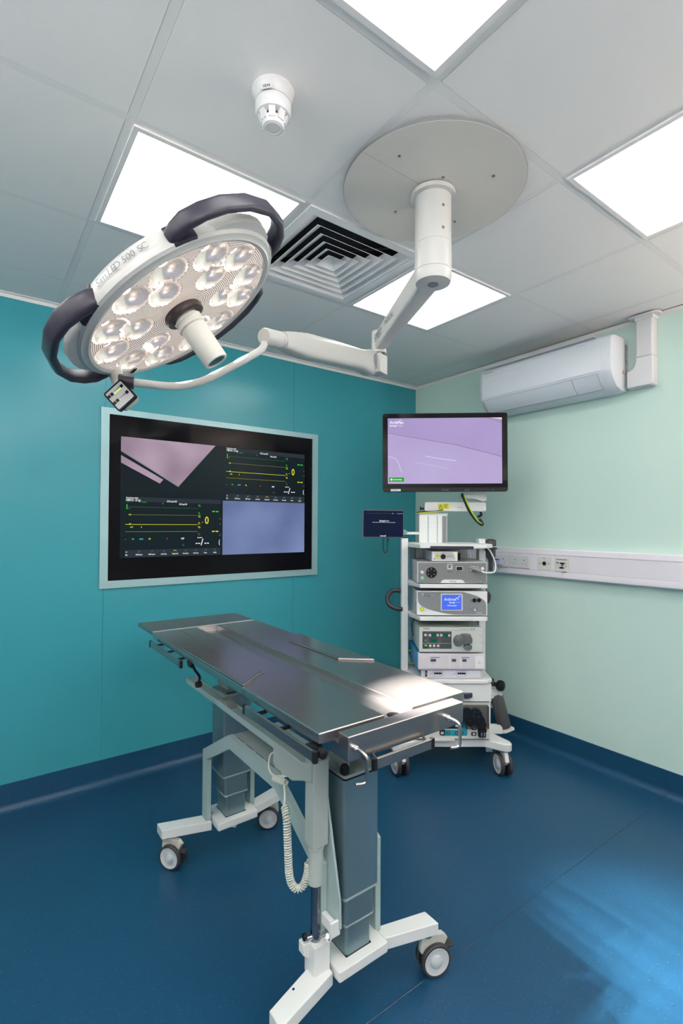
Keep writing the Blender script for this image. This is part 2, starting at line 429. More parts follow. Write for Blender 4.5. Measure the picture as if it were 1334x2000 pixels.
# ------------------------------------------------------------------ surgical light
CX, CY = -1.700, -1.822
t = thing('surgical_light', 'ceiling mounted white surgical lamp with a lit round LED head on jointed arms', 'surgical light', (CX, CY, H-.0006))
SL = T(-CX, -CY, -(H-.0006))       # author parts in room coordinates
m = MB(SL); PCX, PCY = -1.710, -1.830
m.lathe([(.296, .008), (.296, 0)], 'mid_grey', (PCX, PCY, H-.008), n=96); m.lathe([(.3035, 0), (.3035, -.0065), (.303, -.0075)], 'mid_grey', (PCX, PCY, H-.008), n=96, cap=False); m.lathe([(.0, 0), (.303, 0), (.303, -.006), (.302, -.008), (.0, -.008)], 'plate_beige', (PCX, PCY, H-.008), n=96)
for a, r in ((20, .20), (100, .16), (195, .21), (300, .2), (250, .075), (70, .075)):
    m.lathe([(.005, 0), (.005, -.0015), (.003, -.002)], 'dark_chrome', (PCX+r*cos(radians(a)), PCY+r*sin(radians(a)), H-.016), n=10)
m.prism([(0, -.0082), (.0008, -.0082), (.0008, -.0078), (0, -.0078)], 'x', PCX-.30, PCX+.05, 'mid_grey', T(0, PCY, H-.008))
pl = m.build('ceiling_plate', t)
m = MB(SL); m.lathe([(.072, -.018), (.076, -.020), (.076, -.034), (.066, -.036)], 'arm_white', (CX, CY, H), n=40); m.build('collar', t)
m = MB(SL)
m.lathe([(.0615, -.03), (.0615, -.196), (.0600, -.1975), (.0625, -.199), (.0630, -.286), (.0615, -.288), (.0630, -.290), (.0630, -.312), (.0585, -.325), (.045, -.328), (.0, -.328)], 'arm_white', (CX, CY, H), n=48)
for z in (-.09, -.165):
    d = Vector((-.25, -.97, 0)).normalized(); m.cyl(Vector((CX, CY, H+z))+d*.060, Vector((CX, CY, H+z))+d*.0635, .0055, 'chrome', n=10)
m.lathe([(.019, -.3275), (.019, -.3295), (.0, -.3305)], 'grey_pl', (CX, CY, H), n=28)
m.build('ceiling_column', t)
def sect(c, rt, up, hw, hh, n=24, e=.45):
    out = []
    for k in range(n):
        a = 2*pi*k/n; ca, sa = cos(a), sin(a)
        out.append(Vector(c)+Vector(rt)*hw*math.copysign(abs(ca)**e, ca)+Vector(up)*hh*math.copysign(abs(sa)**e, sa))
    return out
EL = Vector((-1.483, -1.279, 2.235))
d1 = (Vector((EL.x, EL.y, 0))-Vector((CX, CY, 0))).normalized(); s1 = Vector((d1.y, -d1.x, 0)); UP = Vector((0, 0, 1))
A0 = Vector((CX, CY, 2.292)); A1 = Vector((EL.x, EL.y, 2.243))
m = MB(SL); rings = []
for f_, hw, hh in ((.0, .040, .036), (.08, .040, .042), (.2, .038, .043), (.6, .033, .040), (.9, .029, .038), (1.0, .022, .034)):
    rings.append(sect(A0.lerp(A1, f_), s1, UP, hw, hh, 28, .35))
m.loft(rings, 'arm_white')
# lettering on the camera-facing side
ts = A0.lerp(A1, .985)-s1*-0.0; sd = s1 if s1.dot(CAMLOC-A1) > 0 else -s1
rd = d1 if d1.cross(UP).dot(sd) > 0 else -d1
for txt, f_, sz in (('SIMEON', .84, .048), ('MEDICAL', .605, .032)):
    hw = .0306 if sz > .04 else .0350
    o = A0.lerp(A1, f_)+sd*hw
    m.text(txt, sz, basis(o, rd, UP, sd), 'ink_grey', 'CENTER', 0, .78)
m.build('horizontal_arm', t)
m = MB(SL); m.lathe([(.031, .054), (.033, .050), (.033, -.034), (.036, -.036), (.036, -.046), (.030, -.048)], 'arm_white', (EL.x, EL.y, 2.243), n=32)
m.lathe([(.028, -.046), (.028, -.054)], 'arm_brown', (EL.x, EL.y, 2.243), n=32)
m.box(-.036, .034, -.034, .026, -.138, -.053, 'arm_white', T(EL.x, EL.y, 2.243) @ Matrix.Rotation(atan2(-.379, -.925), 4, 'Z'))
m.build('elbow_joint', t, bevel=.008, seg=3)
E1 = Vector((-1.519, -1.253, 2.155)); E2 = Vector((-2.129, -1.541, 2.036)); E3 = Vector((-2.213, -1.578, 2.020))
d2 = (E2-E1).normalized(); s2 = Vector((d2.y, -d2.x, 0)).normalized(); s2 = s2 if s2.dot(CAMLOC-E1) > 0 else -s2; u2 = s2.cross(d2); u2 = u2 if u2.z > 0 else -u2
m = MB(SL); rings = []
for f_, hw, hh, dz in ((-.066, .034, .040, 0), (-.060, .038, .046, 0), (-.03, .041, .053, 0), (.02, .042, .056, 0), (.07, .040, .050, 0), (.16, .038, .042, .002), (.5, .037, .045, .002), (.80, .036, .044, .0), (.92, .032, .036, 0), (1.0, .027, .028, 0)):
    rings.append(sect(E1.lerp(E2, f_)+u2*dz, s2, u2, hw, hh, 28, .55))
m.loft(rings, 'arm_white')
m.lathe([(.040, 0), (.043, .006), (.040, .008), (.0385, .006), (.0, .007)], 'light_grey', E1+s2*.036, s2, 36)
m.lathe([(.037, .0), (.037, .0095), (.0, .0115)], 'mid_grey', E1+s2*.036, s2, 36)
m.build('spring_arm', t)
m = MB(SL); d3 = (E3-E2).normalized(); m.lathe([(.0265, 0), (.0275, .004), (.0275, (E3-E2).length-.006), (.0245, (E3-E2).length)], 'arm_white', E2, d3, 32)
m.lathe([(.0282, 0), (.0282, .006)], 'light_grey', E2+d3*.012, d3, 32)
m.build('arm_joint', t)
m = MB(SL)
m.tube([(-2.207, -1.575, 2.000), (-2.222, -1.578, 1.975), (-2.262, -1.576, 1.944), (-2.320, -1.556, 1.903), (-2.383, -1.537, 1.862), (-2.412, -1.530, 1.848), (-2.455, -1.518, 1.834), (-2.50, -1.510, 1.828), (-2.560, -1.502, 1.827), (-2.612, -1.487, 1.828)], .0115, 'arm_white', 16, 4)
m.build('lamp_yoke', t)
# lamp head --- local frame: x = LU, y = LV, z = beam direction
LC = Vector((-2.503, -1.673, 1.991)); LN = Vector((.51, -.257, -.82)).normalized()
LU = LN.cross(Vector((0, 0, 1))).normalized(); LV = LN.cross(LU)
HM = basis(LC, LU, LV, LN)
hd = MB()
hd.lathe([(.258, -.004), (.262, .003), (.270, .006), (.275, .002), (.2845, .0), (.290, -.006), (.291, -.016), (.284, -.036), (.270, -.056), (.245, -.074), (.19, -.088), (.10, -.096), (.0, -.098)], 'arm_white', n=96, cap=False)
head = hd.build('lamp_head', t, ang=28)
head.matrix_world = T(0, 0, 0); head.matrix_parent_inverse = Matrix.Identity(4)
head.matrix_local = SL @ HM
# lens positions: six clusters of three
LENS = []
for k in range(6):
    a = radians(14+60*k)
    for da, r in ((-14.5, .2115), (14.5, .2115)): LENS.append((r*cos(a+radians(da)), r*sin(a+radians(da)), .052))
    LENS.append((.132*cos(a-radians(3)), .132*sin(a-radians(3)), .047))
# face plate with openings
pts = []; loops = []
def addloop(ps):
    i = len(pts); pts.extend(Vector(p) for p in ps); loops.append(list(range(i, i+len(ps))))
addloop([(.259*cos(2*pi*k/96), .259*sin(2*pi*k/96)) for k in range(96)])
for x, y, r in LENS: addloop([(x+r*cos(2*pi*k/36), y+r*sin(2*pi*k/36)) for k in range(36)])
edges = [(l[i], l[(i+1) % len(l)]) for l in loops for i in range(len(l))]
vo, eo, fo, _, _, _ = delaunay_2d_cdt(pts, edges, [], 0, 1e-6)
keep = []
for f in fo:
    c = sum((vo[i] for i in f), Vector((0, 0)))/len(f)
    if c.length > .2589: continue
    if any(hypot(c.x-x, c.y-y) < r*.996 for x, y, r in LENS): continue
    keep.append(tuple(f))
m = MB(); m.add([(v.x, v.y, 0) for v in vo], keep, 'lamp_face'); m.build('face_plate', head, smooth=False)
m = MB(); m.lathe([(.258, -.05), (.258, -.049)], 'arm_brown', n=48); m.build('inner_backing', head)
for q, (x, y, r) in enumerate(LENS):
    m = MB(); n = 48; prof = [(r, 0), (r*.97, -.006), (r*.90, -.012), (r*.78, -.0175), (r*.62, -.022), (r*.42, -.026), (r*.22, -.028)]
    vs, fs = [], []
    for rr, z in prof:
        for k in range(n):
            a = 2*pi*k/n; fl = 1 if k % 2 else .955
            vs.append((x+rr*fl*cos(a), y+rr*fl*sin(a), z))
    for j in range(len(prof)-1):
        for k in range(n):
            k2 = (k+1) % n; f = (j*n+k, j*n+k2, (j+1)*n+k2, (j+1)*n+k)
            c = sum((Vector(vs[i]) for i in f), Vector())/4
            bad = False
            for q2, (x2, y2, r2) in enumerate(LENS):
                if q2 == q: continue
                # inside the opening cone of a neighbour
                tz = -c.z/.030; rr2 = r2*sqrt(max(0, 1-min(1, tz)**1.6))
                if hypot(c.x-x2, c.y-y2) < rr2: bad = True
            if not bad: fs.append(f)
    m.add(vs, fs, 'reflector')
    m.add([(x+r*.26*cos(2*pi*k/16), y+r*.26*sin(2*pi*k/16), -.0262) for k in range(16)], [tuple(range(16))], 'lamp_led')
    m.build('lens', head, ang=75)
for k in range(6):      # one bright emitter where the three lenses of a cluster meet
    a = radians(14+60*k); m = MB(); m.lathe([(.013, -.016), (.013, -.010), (.009, -.007), (0, -.006)], 'lamp_led', (.176*cos(a), .176*sin(a), 0), n=16); m.build('led', head)
# centre ring, sterile grip
m = MB(); m.lathe([(.054, -.002), (.056, .006), (.053, .016), (.044, .020), (.036, .018), (.034, .0)], 'arm_brown', n=48); m.build('centre_ring', head)
m = MB(); m.lathe([(.033, .010), (.033, .022), (.038, .024), (.038, .030), (.0355, .033), (.0355, .038), (.039, .040), (.039, .047), (.0350, .050), (.0335, .154), (.032, .157), (.026, .157), (.0255, .154), (.0, .154)], 'cream_plastic', n=40)
m.lathe([(.0252, .1543), (.0, .1546)], 'glass_disc', n=32)
m.cyl((-.02, -.034, .018), (-.03, -.046, .026), .005, 'chrome', n=10); m.cyl((.012, .034, .028), (.014, .038, .028), .003, 'chrome', n=8)
m.build('centre_grip', head)
# dark carry handles, 120 degrees apart
for ac in (77, -50, 197):
    m = MB(); prof = [(-41, .262), (-39, .285), (-34, .309), (-27, .330), (-18, .342), (-6, .347), (8, .347), (20, .343), (29, .334), (36, .322), (40, .303), (42, .284)]
    rings = []
    for k, (da, r) in enumerate(prof):
        a = radians(ac-da*-1) ; c = Vector((r*cos(a), r*sin(a), -.026))
        p0 = prof[max(k-1, 0)]; p1 = prof[min(k+1, len(prof)-1)]
        v0 = Vector((p0[1]*cos(radians(ac+p0[0])), p0[1]*sin(radians(ac+p0[0])), 0)); v1 = Vector((p1[1]*cos(radians(ac+p1[0])), p1[1]*sin(radians(ac+p1[0])), 0))
        tn = (v1-v0).normalized(); sd_ = tn.cross(Vector((0, 0, 1)))
        hw = (.018, .017, .015, .013, .011, .0105, .0105, .0105, .011, .012, .013, .015)[k]; hh = (.018, .022, .024, .023, .021, .020, .020, .020, .020, .020, .018, .016)[k]
        rings.append(sect(c-sd_*(-.0 if 1 else 0), sd_, Vector((0, 0, 1)), hw, hh, 20, .6))
    m.loft(rings, 'dark_handle')
    # dark sleeve lying on the rim at both ends
    for da, db in ((-41, -27), (32, 43)):
        rr = []
        for k in range(6):
            a = radians(ac+da+(db-da)*k/5)
            pr = [(.283, .000), (.2925, -.006), (.2935, -.018), (.287, -.038), (.272, -.060), (.262, -.050)]
            rr.append([Vector((r*cos(a), r*sin(a), z)) for r, z in pr])
        m.loft(rr, 'dark_handle')
    m.build('handle', head, ang=50)
    m = MB(); rr = []
    for k in range(9):
        f = k/8; a = radians(ac-26+52*f); bulge = .030*sin(pi*f)**.6
        rr.append([Vector((r*cos(a), r*sin(a), z)) for r, z in ((.270, -.004), (.281+bulge, -.010), (.283+bulge, -.030), (.270+bulge*.6, -.052), (.25, -.06))])
    m.loft(rr, 'arm_white'); m.build('handle_housing', head, ang=50)
# lettering round the rim
word = 'Sim.LED 500 SC'
wid = {'S': 1.05, 'i': .5, 'm': 1.45, '.': .5, 'L': .95, 'E': 1.0, 'D': 1.15, ' ': .65, '5': 1, '0': 1.05, 'C': 1.1}
tot = sum(wid[c] for c in word); a = 31.0; span = 28.5
m = MB()
for ch in word:
    aw = span*wid[ch]/tot; ang = radians(a-aw/2)
    rad = Vector((cos(ang), sin(ang), 0)); tan = Vector((sin(ang), -cos(ang), 0))
    # surface between (r .284, z -.036) and (.291, -.016)
    s0 = Vector((.2905, -.016)); s1_ = Vector((.2735, -.052)); dd = (s1_-s0).normalized()
    upv = rad*dd.x+Vector((0, 0, 1))*dd.y; nrm = tan.cross(upv)
    if nrm.dot(rad) < 0: nrm = -nrm
    pos = rad*.2862+Vector((0, 0, -.034))+nrm*.0022
    if ch != ' ': m.text(ch, .029, basis(pos, tan, upv, tan.cross(upv)), 'ink_grey', 'CENTER', -.0002, .82)
    a -= aw
m.build('lettering', head, smooth=False, flat=True)
# small black maker's tab on the bezel
m = MB(); aa = radians(129); m.box(-.016, .004, -.006, .006, .0055, .0075, 'black', Matrix.Rotation(aa, 4, 'Z') @ T(.262, 0, 0)); m.build('bezel_tab', head, smooth=False)
# keypad hanging on the lamp joint
kc = Vector((-2.6233, -1.5155, 1.780)); kx = Vector((.035, -.025, -.047)).normalized(); ky = Vector((.034, -.026, .052)).normalized()
kn = kx.cross(ky).normalized(); ky = kn.cross(kx)
if kn.dot(CAMLOC-kc) < 0: kn = -kn
KM = basis(kc, kx, ky, kn) if kx.cross(ky).dot(kn) > 0 else basis(kc, ky, kx, kn)
m = MB(SL); a = .033
m.prism(rrect(-a, a, -a, a, .006), 'z', -.012, 0, 'black', KM)
pad = m.build('keypad', t)
m = MB(SL); m.prism(rrect(-a+.0045, a-.0045, -a+.0045, a-.0045, .003), 'z', 0, .0006, 'light_grey', KM)
# dark keys, LED bars (KM x runs down-right, KM y up-right)
def kbox(u, v, w, h, mt): m.box(u-w/2, u+w/2, v-h/2, v+h/2, .0006, .0014, mt, KM)
for u, v in ((-.016, .021), (-.016, -.014), (.007, .021), (.007, -.014)): kbox(u, v, .0085, .0085, 'black')
for u in (-.016, .007): kbox(u, -.0245, .0085, .0085, 'black')
for k in range(10): kbox(-.0125, -.0075+k*.0025, .0026, .0017, 'e_led')
kbox(.0105, -.0075, .003, .003, 'e_led'); kbox(.004, -.0245, .002, .002, 'e_led')
for u in (-.018, .006): m.prism([(u-.0004, -.007), (u+.0004, -.007), (u+.0015, .016), (u-.0015, .016)], 'z', .0006, .0009, 'mid_grey', KM)
m.build('key_labels', pad, smooth=False)
m = MB(SL)
m.prism(rrect(-a+.002, a-.006, -a+.004, a-.004, .012), 'z', -.045, -.011, 'arm_white', KM)
m.cyl((-2.6155, -1.500, 1.802), (-2.630, -1.478, 1.858), .019, 'arm_white'); 
m.lathe([(.020, -.02), (.020, .02)], 'dark_handle', (-2.603, -1.498, 1.826), (Vector((-2.56, -1.502, 1.827))-Vector((-2.612, -1.487, 1.828))), 24)
m.build('keypad_housing', t, ang=40)
# the lamp's light
la = bpy.data.lights.new('led_beam', 'SPOT'); la.energy = LAMP_W/18; la.color = (1, .93, .86); la.spot_size = radians(21); la.spot_blend = 1.0; la.shadow_soft_size = .009
for x, y, r in LENS:
    lb = bpy.data.objects.new('led_beam', la); COL.objects.link(lb); lb.parent = head
    dirv = Vector((0, 0, 1.25))-Vector((x, y, .004))
    lb.matrix_local = T(x, y, .004) @ dirv.to_track_quat('-Z', 'Y').to_matrix().to_4x4()

# ------------------------------------------------------------------ wall screen
t = thing('wall_screen', 'large flush wall screen in a grey-green metal frame showing four camera and monitor views', 'screen', (-1.69, 0, 1.066))
WS = T(1.69, 0, -1.066)
m = MB(WS); m.ring_prism([(-2.392, 1.066), (-.978, 1.066), (-.978, 2.062), (-2.392, 2.062)], [(-2.350, 1.107), (-1.024, 1.107), (-1.024, 2.028), (-2.350, 2.028)], 'y', -.012, 0, 'frame_steel')
m.build('frame', t, smooth=False)
m = MB(WS); m.box(-2.350, -1.024, -.006, .0, 1.107, 2.028, 'black_glass'); bz = m.build('bezel_glass', t, smooth=False)
m = MB(WS); Y = -.0068; m.box(-2.289, -1.086, Y, -.006, 1.229, 1.911, 'e_screenbg'); scr = m.build('screen', t, smooth=False)
def xz(ps, y): return [(x, y, z) for x, z in ps]
m = MB(WS)
m.poly(xz([(-2.289, 1.911), (-2.289, 1.830), (-1.967, 1.644), (-1.739, 1.911)], Y-.0004), 'e_steelview')
m.poly(xz([(-2.288, 1.806), (-2.288, 1.764), (-2.075, 1.657), (-2.055, 1.681)], Y-.0004), 'e_steelview')
m.poly(xz([(-2.289, 1.911), (-2.289, 1.885), (-2.266, 1.911)], Y-.0007), 'e_grey')
m.poly(xz([(-2.289, 1.833), (-2.289, 1.828), (-1.967, 1.641), (-1.966, 1.646)], Y-.0007), 'e_grey')
m.poly(xz([(-1.688, 1.570), (-1.688, 1.229), (-1.086, 1.229), (-1.086, 1.570)], Y-.0004), 'e_floorview')
m.poly(xz([(-1.524, 1.570), (-1.521, 1.570), (-1.086, 1.281), (-1.086, 1.284)], Y-.0007), 'e_grey')
m.build('camera_views', scr, smooth=False, flat=True)
def ui(x0, x1, z0, z1):
    m = MB(WS); W, Hh = x1-x0, z1-z0; y = Y-.0009
    X = lambda u: x0+W*(u-100)/1100
    Z = lambda v: z1-Hh*(v-40)/730
    def r(u0, u1, v0, v1, mt, dy=0): m.poly([(X(u0), y-dy, Z(v1)), (X(u1), y-dy, Z(v1)), (X(u1), y-dy, Z(v0)), (X(u0), y-dy, Z(v0))], mt)
    def tx(s, u, v, h, mt, al='LEFT', sx=1, bold=0): m.text(s, h/730*Hh, FY(X(u), y-.0004, Z(v)), mt, al, bold, sx)
    r(100, 1200, 40, 96, 'e_bar'); r(100, 1200, 680, 770, 'e_bar')
    tx('General factory default', 105, 52, 24, 'e_white', sx=.62, bold=.0003); tx('NIBP(10 - 23 kg)', 105, 80, 34, 'e_white', sx=.72, bold=.0004)
    tx('Monitor', 270, 100, 24, 'e_green', sx=.7); tx('II', 120, 100, 20, 'e_green')
    tx('ECG Lead Off', 550, 82, 30, 'e_white', sx=.7, bold=.0004); tx('ECG Lead Off', 690, 114, 28, 'e_white', sx=.62, bold=.0004); tx('X', 490, 112, 26, 'e_grey', sx=1.3)
    r(110, 120, 130, 190, 'e_green'); r(130, 910, 160, 163, 'e_dimgreen'); r(130, 910, 252, 255, 'e_dimyellow'); r(100, 910, 370, 375, 'e_yellow', .0002); r(100, 910, 458, 462, 'e_dimyellow')
    tx('mV', 128, 180, 18, 'e_green', sx=.8); tx('CO2', 135, 255, 22, 'e_yellow', sx=.6, bold=.0003); r(140, 158, 360, 370, 'e_yellow')
    tx('etO2', 150, 405, 22, 'e_yellow', sx=.7, bold=.0003); tx('fi', 265, 405, 22, 'e_yellow', bold=.0003)
    for v, s, c in ((122, 'ECG', 'e_green'), (222, 'HR', 'e_green'), (262, 'CO2', 'e_yellow'), (350, 'CO', 'e_yellow'), (400, 'Resp', 'e_yellow'), (490, '°C', 'e_dimyellow')):
        tx(s, 918, v, 24, c, sx=.6, bold=.0003); r(922, 948, v+14, v+17, c)
    tx('0', 1025, 320, 135, 'e_yellow', 'CENTER', .8, .0008); tx('.', 968, 318, 90, 'e_yellow', 'CENTER')
    for u in (1092, 1138): r(u, u+34, 190, 206, 'e_green'); r(u, u+34, 454, 468, 'e_yellow')
    for v in (294, 362, 510): r(1190, 1196, v-4, v+4, 'e_yellow')
    for u, s, c in ((100, 'c', 'e_grey'), (170, 'HR', 'e_green'), (250, 'SpO2', 'e_cyan'), (350, 'RR', 'e_yellow'), (545, 'BP', 'e_red'), (715, 'NIBP', 'e_white')): tx(s, u, 550, 26, c, sx=.75, bold=.0004)
    tx('mmHg', 718, 562, 14, 'e_grey', sx=.8); tx('°C', 725, 636, 30, 'e_grey'); tx('Manual Next', 910, 542, 18, 'e_white', sx=.7, bold=.0003)
    for u in (890, 922, 998, 1030): r(u, u+24, 610, 622, 'e_white')
    tx('/', 968, 604, 120, 'e_white', 'CENTER', 1, .0008); tx('(', 1185, 604, 80, 'e_white', 'CENTER', .8, .0006)
    for k, s in enumerate(('Main', 'NIBP Measure', 'NIBP Stop All', 'Load Config', 'Targeted Goal', 'Screen Setup', 'Alarm Setup', 'Review', 'Standby')):
        u = (115, 248, 385, 517, 647, 770, 893, 1012, 1130)[k]
        tx(s, u, 740, 22, 'e_white', 'CENTER', .62, .0003)
        c = 'e_yellow' if k == 4 else 'e_grey'
        if k == 0: tx('D', u, 706, 26, 'e_white', 'CENTER')
        elif k == 4: m.tube([(X(u-16), y, Z(708)), (X(u-8), y, Z(696)), (X(u+8), y, Z(696)), (X(u+16), y, Z(708))], .0012, c, 5)
        else: r(u-12, u+8, 700, 712, c); r(u, u+14, 692, 704, c)
    m.build('monitor_readout', scr, smooth=False, flat=True)
ui(-2.262, -1.702, 1.232, 1.574); ui(-1.668, -1.088, 1.572, 1.909)

# ------------------------------------------------------------------ air conditioner
t = thing('air_conditioner', 'white wall air conditioner high on the green wall under the ceiling', 'air conditioner', (0, -1.26, 2.165))
AC = T(0, 1.26, -2.165)
Y0, Y1 = -1.700, -.815
m = MB(AC)
def acring(y, s=0):
    pr = [(0, 2.468), (-.06, 2.474), (-.13, 2.474), (-.170, 2.468), (-.192, 2.455), (-.200, 2.435), (-.202, 2.36), (-.201, 2.275), (-.197, 2.262), (-.188, 2.248), (-.165, 2.215), (-.13, 2.185), (-.08, 2.170), (-.02, 2.166), (0, 2.18)]
    cxx, cz = -.08, 2.33
    return [Vector((cxx+(x-cxx)*(1-s) if x < 0 else 0, y, cz+(z-cz)*(1-s*.6))) for x, z in pr]
m.loft([acring(Y0, .16), acring(Y0+.006, .05), acring(Y0+.022, .01), acring(Y0+.04), acring(Y1-.03), acring(Y1-.01, .02), acring(Y1, .10)], 'ac_white')
m.prism([(-.19, 2.474), (-.188, 2.479), (-.10, 2.479), (-.10, 2.47)], 'y', Y0+.1, Y1-.03, 'ac_white')
body = m.build('body', t, ang=40)
m = MB(AC); m.box(-.2035, -.200, Y0+.055, Y1-.03, 2.272, 2.41, 'ac_white'); m.build('front_panel', t, bevel=.002)
def aflap(u):  # point on the lower curved front
    pr = [(-.1985, 2.258), (-.186, 2.240), (-.1665, 2.2125), (-.147, 2.196), (-.132, 2.183)]
    return pr
m = MB(AC)
fl = [Vector((x, 0, z)) for x, z in aflap(0)]
def strip(y0, y1, off, mt, nm, parent):
    q = MB(AC); ri = []
    for y in (y0, y1):
        ri.append([Vector((x-off*.8, y, z-off*.8)) for x, z in aflap(0)]+[Vector((x+.004, y, z+.004)) for x, z in reversed(aflap(0))])
    q.loft(ri, mt); return q.build(nm, parent, ang=50)
strip(Y0+.075, Y1-.035, .0018, 'ac_white', 'louvre', t)
q = MB(AC)
ln = aflap(0)
for y in (Y0+.075, Y0+.225, Y1-.035): q.tube([(x-.0016, y, z-.0016) for x, z in ln], .0011 if y < Y1-.1 else .0022, 'ink_grey', 6)
q.tube([(ln[-1][0]-.0012, Y0+.075, ln[-1][1]-.001), (ln[-1][0]-.0012, Y1-.035, ln[-1][1]-.001)], .0013, 'ink_grey', 6)
q.tube([(ln[0][0]-.0016, Y0+.075, ln[0][1]), (ln[0][0]-.0016, Y1-.035, ln[0][1])], .0007, 'ink_grey', 6)
q.build('louvre_gap', t)
m = MB(AC); m.text('SAMSUNG', .014, FX(-.2035, Y1-.045, 2.437), 'ink_grey', 'LEFT', 0, 1.1); m.build('lettering', t, smooth=False, flat=True); m = MB(AC)
m.text('WindFree', .012, FX(-.2040, Y0+.19, 2.437), 'light_grey', 'LEFT'); m.build('lettering', t, smooth=False, flat=True)
# end stickers face -y
m = MB(AC); ye = Y0-.0006
m.box(-.048, -.012, ye, ye+.004, 2.262, 2.44, 'light_grey'); 
for k in range(18): m.box(-.045, -.045+.028*(.5+.5*random.random()), ye-.0006, ye, 2.27+k*.0092, 2.274+k*.0092, 'ink_dark' if k > 6 else 'ink_grey')
m.build('rating_label', t, smooth=False)
m = MB(AC); m.prism([(-.078, 2.262), (-.054, 2.262), (-.066, 2.292)], 'y', ye, ye+.004, 'warn_orange'); m.prism([(-.067, 2.268), (-.065, 2.268), (-.065, 2.282), (-.067, 2.282)], 'y', ye-.0006, ye, 'ink_dark'); m.build('warning_sticker', t, smooth=False)

# pipe cover
t = thing('pipe_cover', 'white plastic pipe cover bending from the air conditioner up to the ceiling', 'pipe cover', (0, -1.806, 2.18))
PC = T(0, 1.806, -2.18)
m = MB(PC); m.box(-.062, 0, -1.850, -1.764, 2.335, 2.55, 'white_plastic'); m.build('duct', t, bevel=.010, seg=3)
m = MB(PC); pts_ = [(-1.851, 2.335), (-1.763, 2.335), (-1.7625, 2.318)]+[(-1.7625+.038*(1-cos(a)), 2.318-.046*sin(a)) for a in [radians(15*k) for k in range(1, 7)]]+[(-1.716, 2.270), (-1.716, 2.180), (-1.722, 2.176), (-1.842, 2.176), (-1.851, 2.186)]
m.prism(pts_, 'x', -.064, 0, 'white_plastic'); m.build('elbow', t, bevel=.008, seg=3)
m = MB(PC); m.box(-.066, 0, -1.854, -1.760, 2.535, 2.556, 'white_plastic')
m.prism(rrect(-.085, .0, -1.885, -1.730, .028), 'z', 2.552, 2.5605, 'white_plastic'); m.build('ceiling_collar', t, bevel=.003)

# ------------------------------------------------------------------ dado trunking with sockets
t = thing('cable_trunking', 'long white cable trunking running along the green wall behind the equipment cart', 'cable trunking', (0, -2.2, 1.095))
DT = T(0, 2.2, -1.095)
m = MB(DT); yl, yr = RY0, -.012
m.prism([(0, 1.095), (-.045, 1.095), (-.050, 1.101), (-.052, 1.128), (-.050, 1.134), (-.0485, 1.134), (-.0485, 1.235), (-.050, 1.235), (-.052, 1.240), (-.048, 1.268), (-.042, 1.272), (0, 1.272)], 'y', yl, yr, 'trunk_white')
m.build('body', t, ang=25)
m = MB(DT); m.box(-.0505, -.048, RY0, -1.372, 1.136, 1.233, 'trunk_white'); m.box(-.0505, -.048, -1.28, -1.262, 1.136, 1.233, 'trunk_white'); m.box(-.0505, -.048, -1.155, -1.11, 1.136, 1.233, 'trunk_white'); m.build('cover', t, bevel=.001)
def socket(y0, label):
    t = thing('double_socket', label, 'socket', (-.0485, y0+.0725, 1.182), group='double mains sockets on the white trunking')
    m = MB(T(.0485, -y0-.0725, -1.182)); m.box(-.060, -.0485, y0, y0+.145, 1.140, 1.224, 'white_plastic'); m.build('plate', t, bevel=.004)
    m = MB(T(.0485, -y0-.0725, -1.182))
    for c in (.038, .107):
        yy = y0+c
        m.box(-.0612, -.059, yy-.002, yy+.002, 1.190, 1.198, 'ink_dark')
        for s in (-1, 1): m.box(-.0612, -.059, yy+s*.011-.003, yy+s*.011+.003, 1.167, 1.170, 'ink_dark')
    m.build('pin_holes', t, smooth=False)
    for c in (.060, .083):
        m = MB(T(.0485, -y0-.0725, -1.182)); m.box(-.0625, -.059, y0+c-.007, y0+c+.007, 1.186, 1.204, 'white_plastic')
        m.box(-.063, -.0624, y0+c-.003, y0+c+.003, 1.199, 1.2005, 'ink_dark'); m.build('switch', t, bevel=.001)
socket(-1.105, 'white double mains socket on the trunking, empty, right of the cart')
socket(-.945, 'white double mains socket partly hidden behind the cart with a plug in it')
socket(-.62, 'white double mains socket seen through the cart between two shelves')
t = thing('mains_plug', 'grey charger plug pushed into the socket behind the cart', 'plug', (-.060, -.878, 1.175))
m = MB(); m.box(-.030, 0, -.024, .024, -.018, .024, 'light_plug'); m.box(-.031, -.0295, -.016, .018, .010, .018, 'ink_blue'); m.tube([(-.016, -.006, -.016), (-.018, -.006, -.03), (-.014, -.010, -.05)], .004, 'mid_grey', 8); m.build('plug_body', t, bevel=.003)
t = thing('data_plate', 'cream outlet plate with one round connector on the white trunking', 'outlet plate', (-.0485, -1.2095, 1.182)); m = MB()
m.box(-.006, 0, -.045, .045, -.042, .042, 'cream_plastic'); p = m.build('plate', t, bevel=.001)
m = MB(); m.lathe([(.0125, 0), (.0125, .004), (.009, .0045), (.008, .002), (0, .002)], 'black', (-.006, .0, 0), (-1, 0, 0), 24)
for s in (-1, 1): m.cyl((-.006, s*.030, s*.0), (-.008, s*.030, 0), .0028, 'dark_chrome', n=8)
m.box(-.0068, -.0058, -.006, .008, .033, .036, 'ink_grey'); m.build('connector', t)
t = thing('data_plate', 'cream outlet plate with two video connectors, rightmost on the trunking', 'outlet plate', (-.0485, -1.3255, 1.181)); m = MB()
m.box(-.006, 0, -.042, .042, -.042, .042, 'cream_plastic'); m.box(-.0065, 0, -.03, .0, -.046, -.040, 'mid_grey'); m.build('plate', t, bevel=.001)
m = MB(); m.box(-.022, -.006, -.020, .002, .006, .014, 'black'); m.box(-.016, -.006, -.012, -.003, -.008, .006, 'grey_pl'); m.build('video_plug', t, bevel=.001)
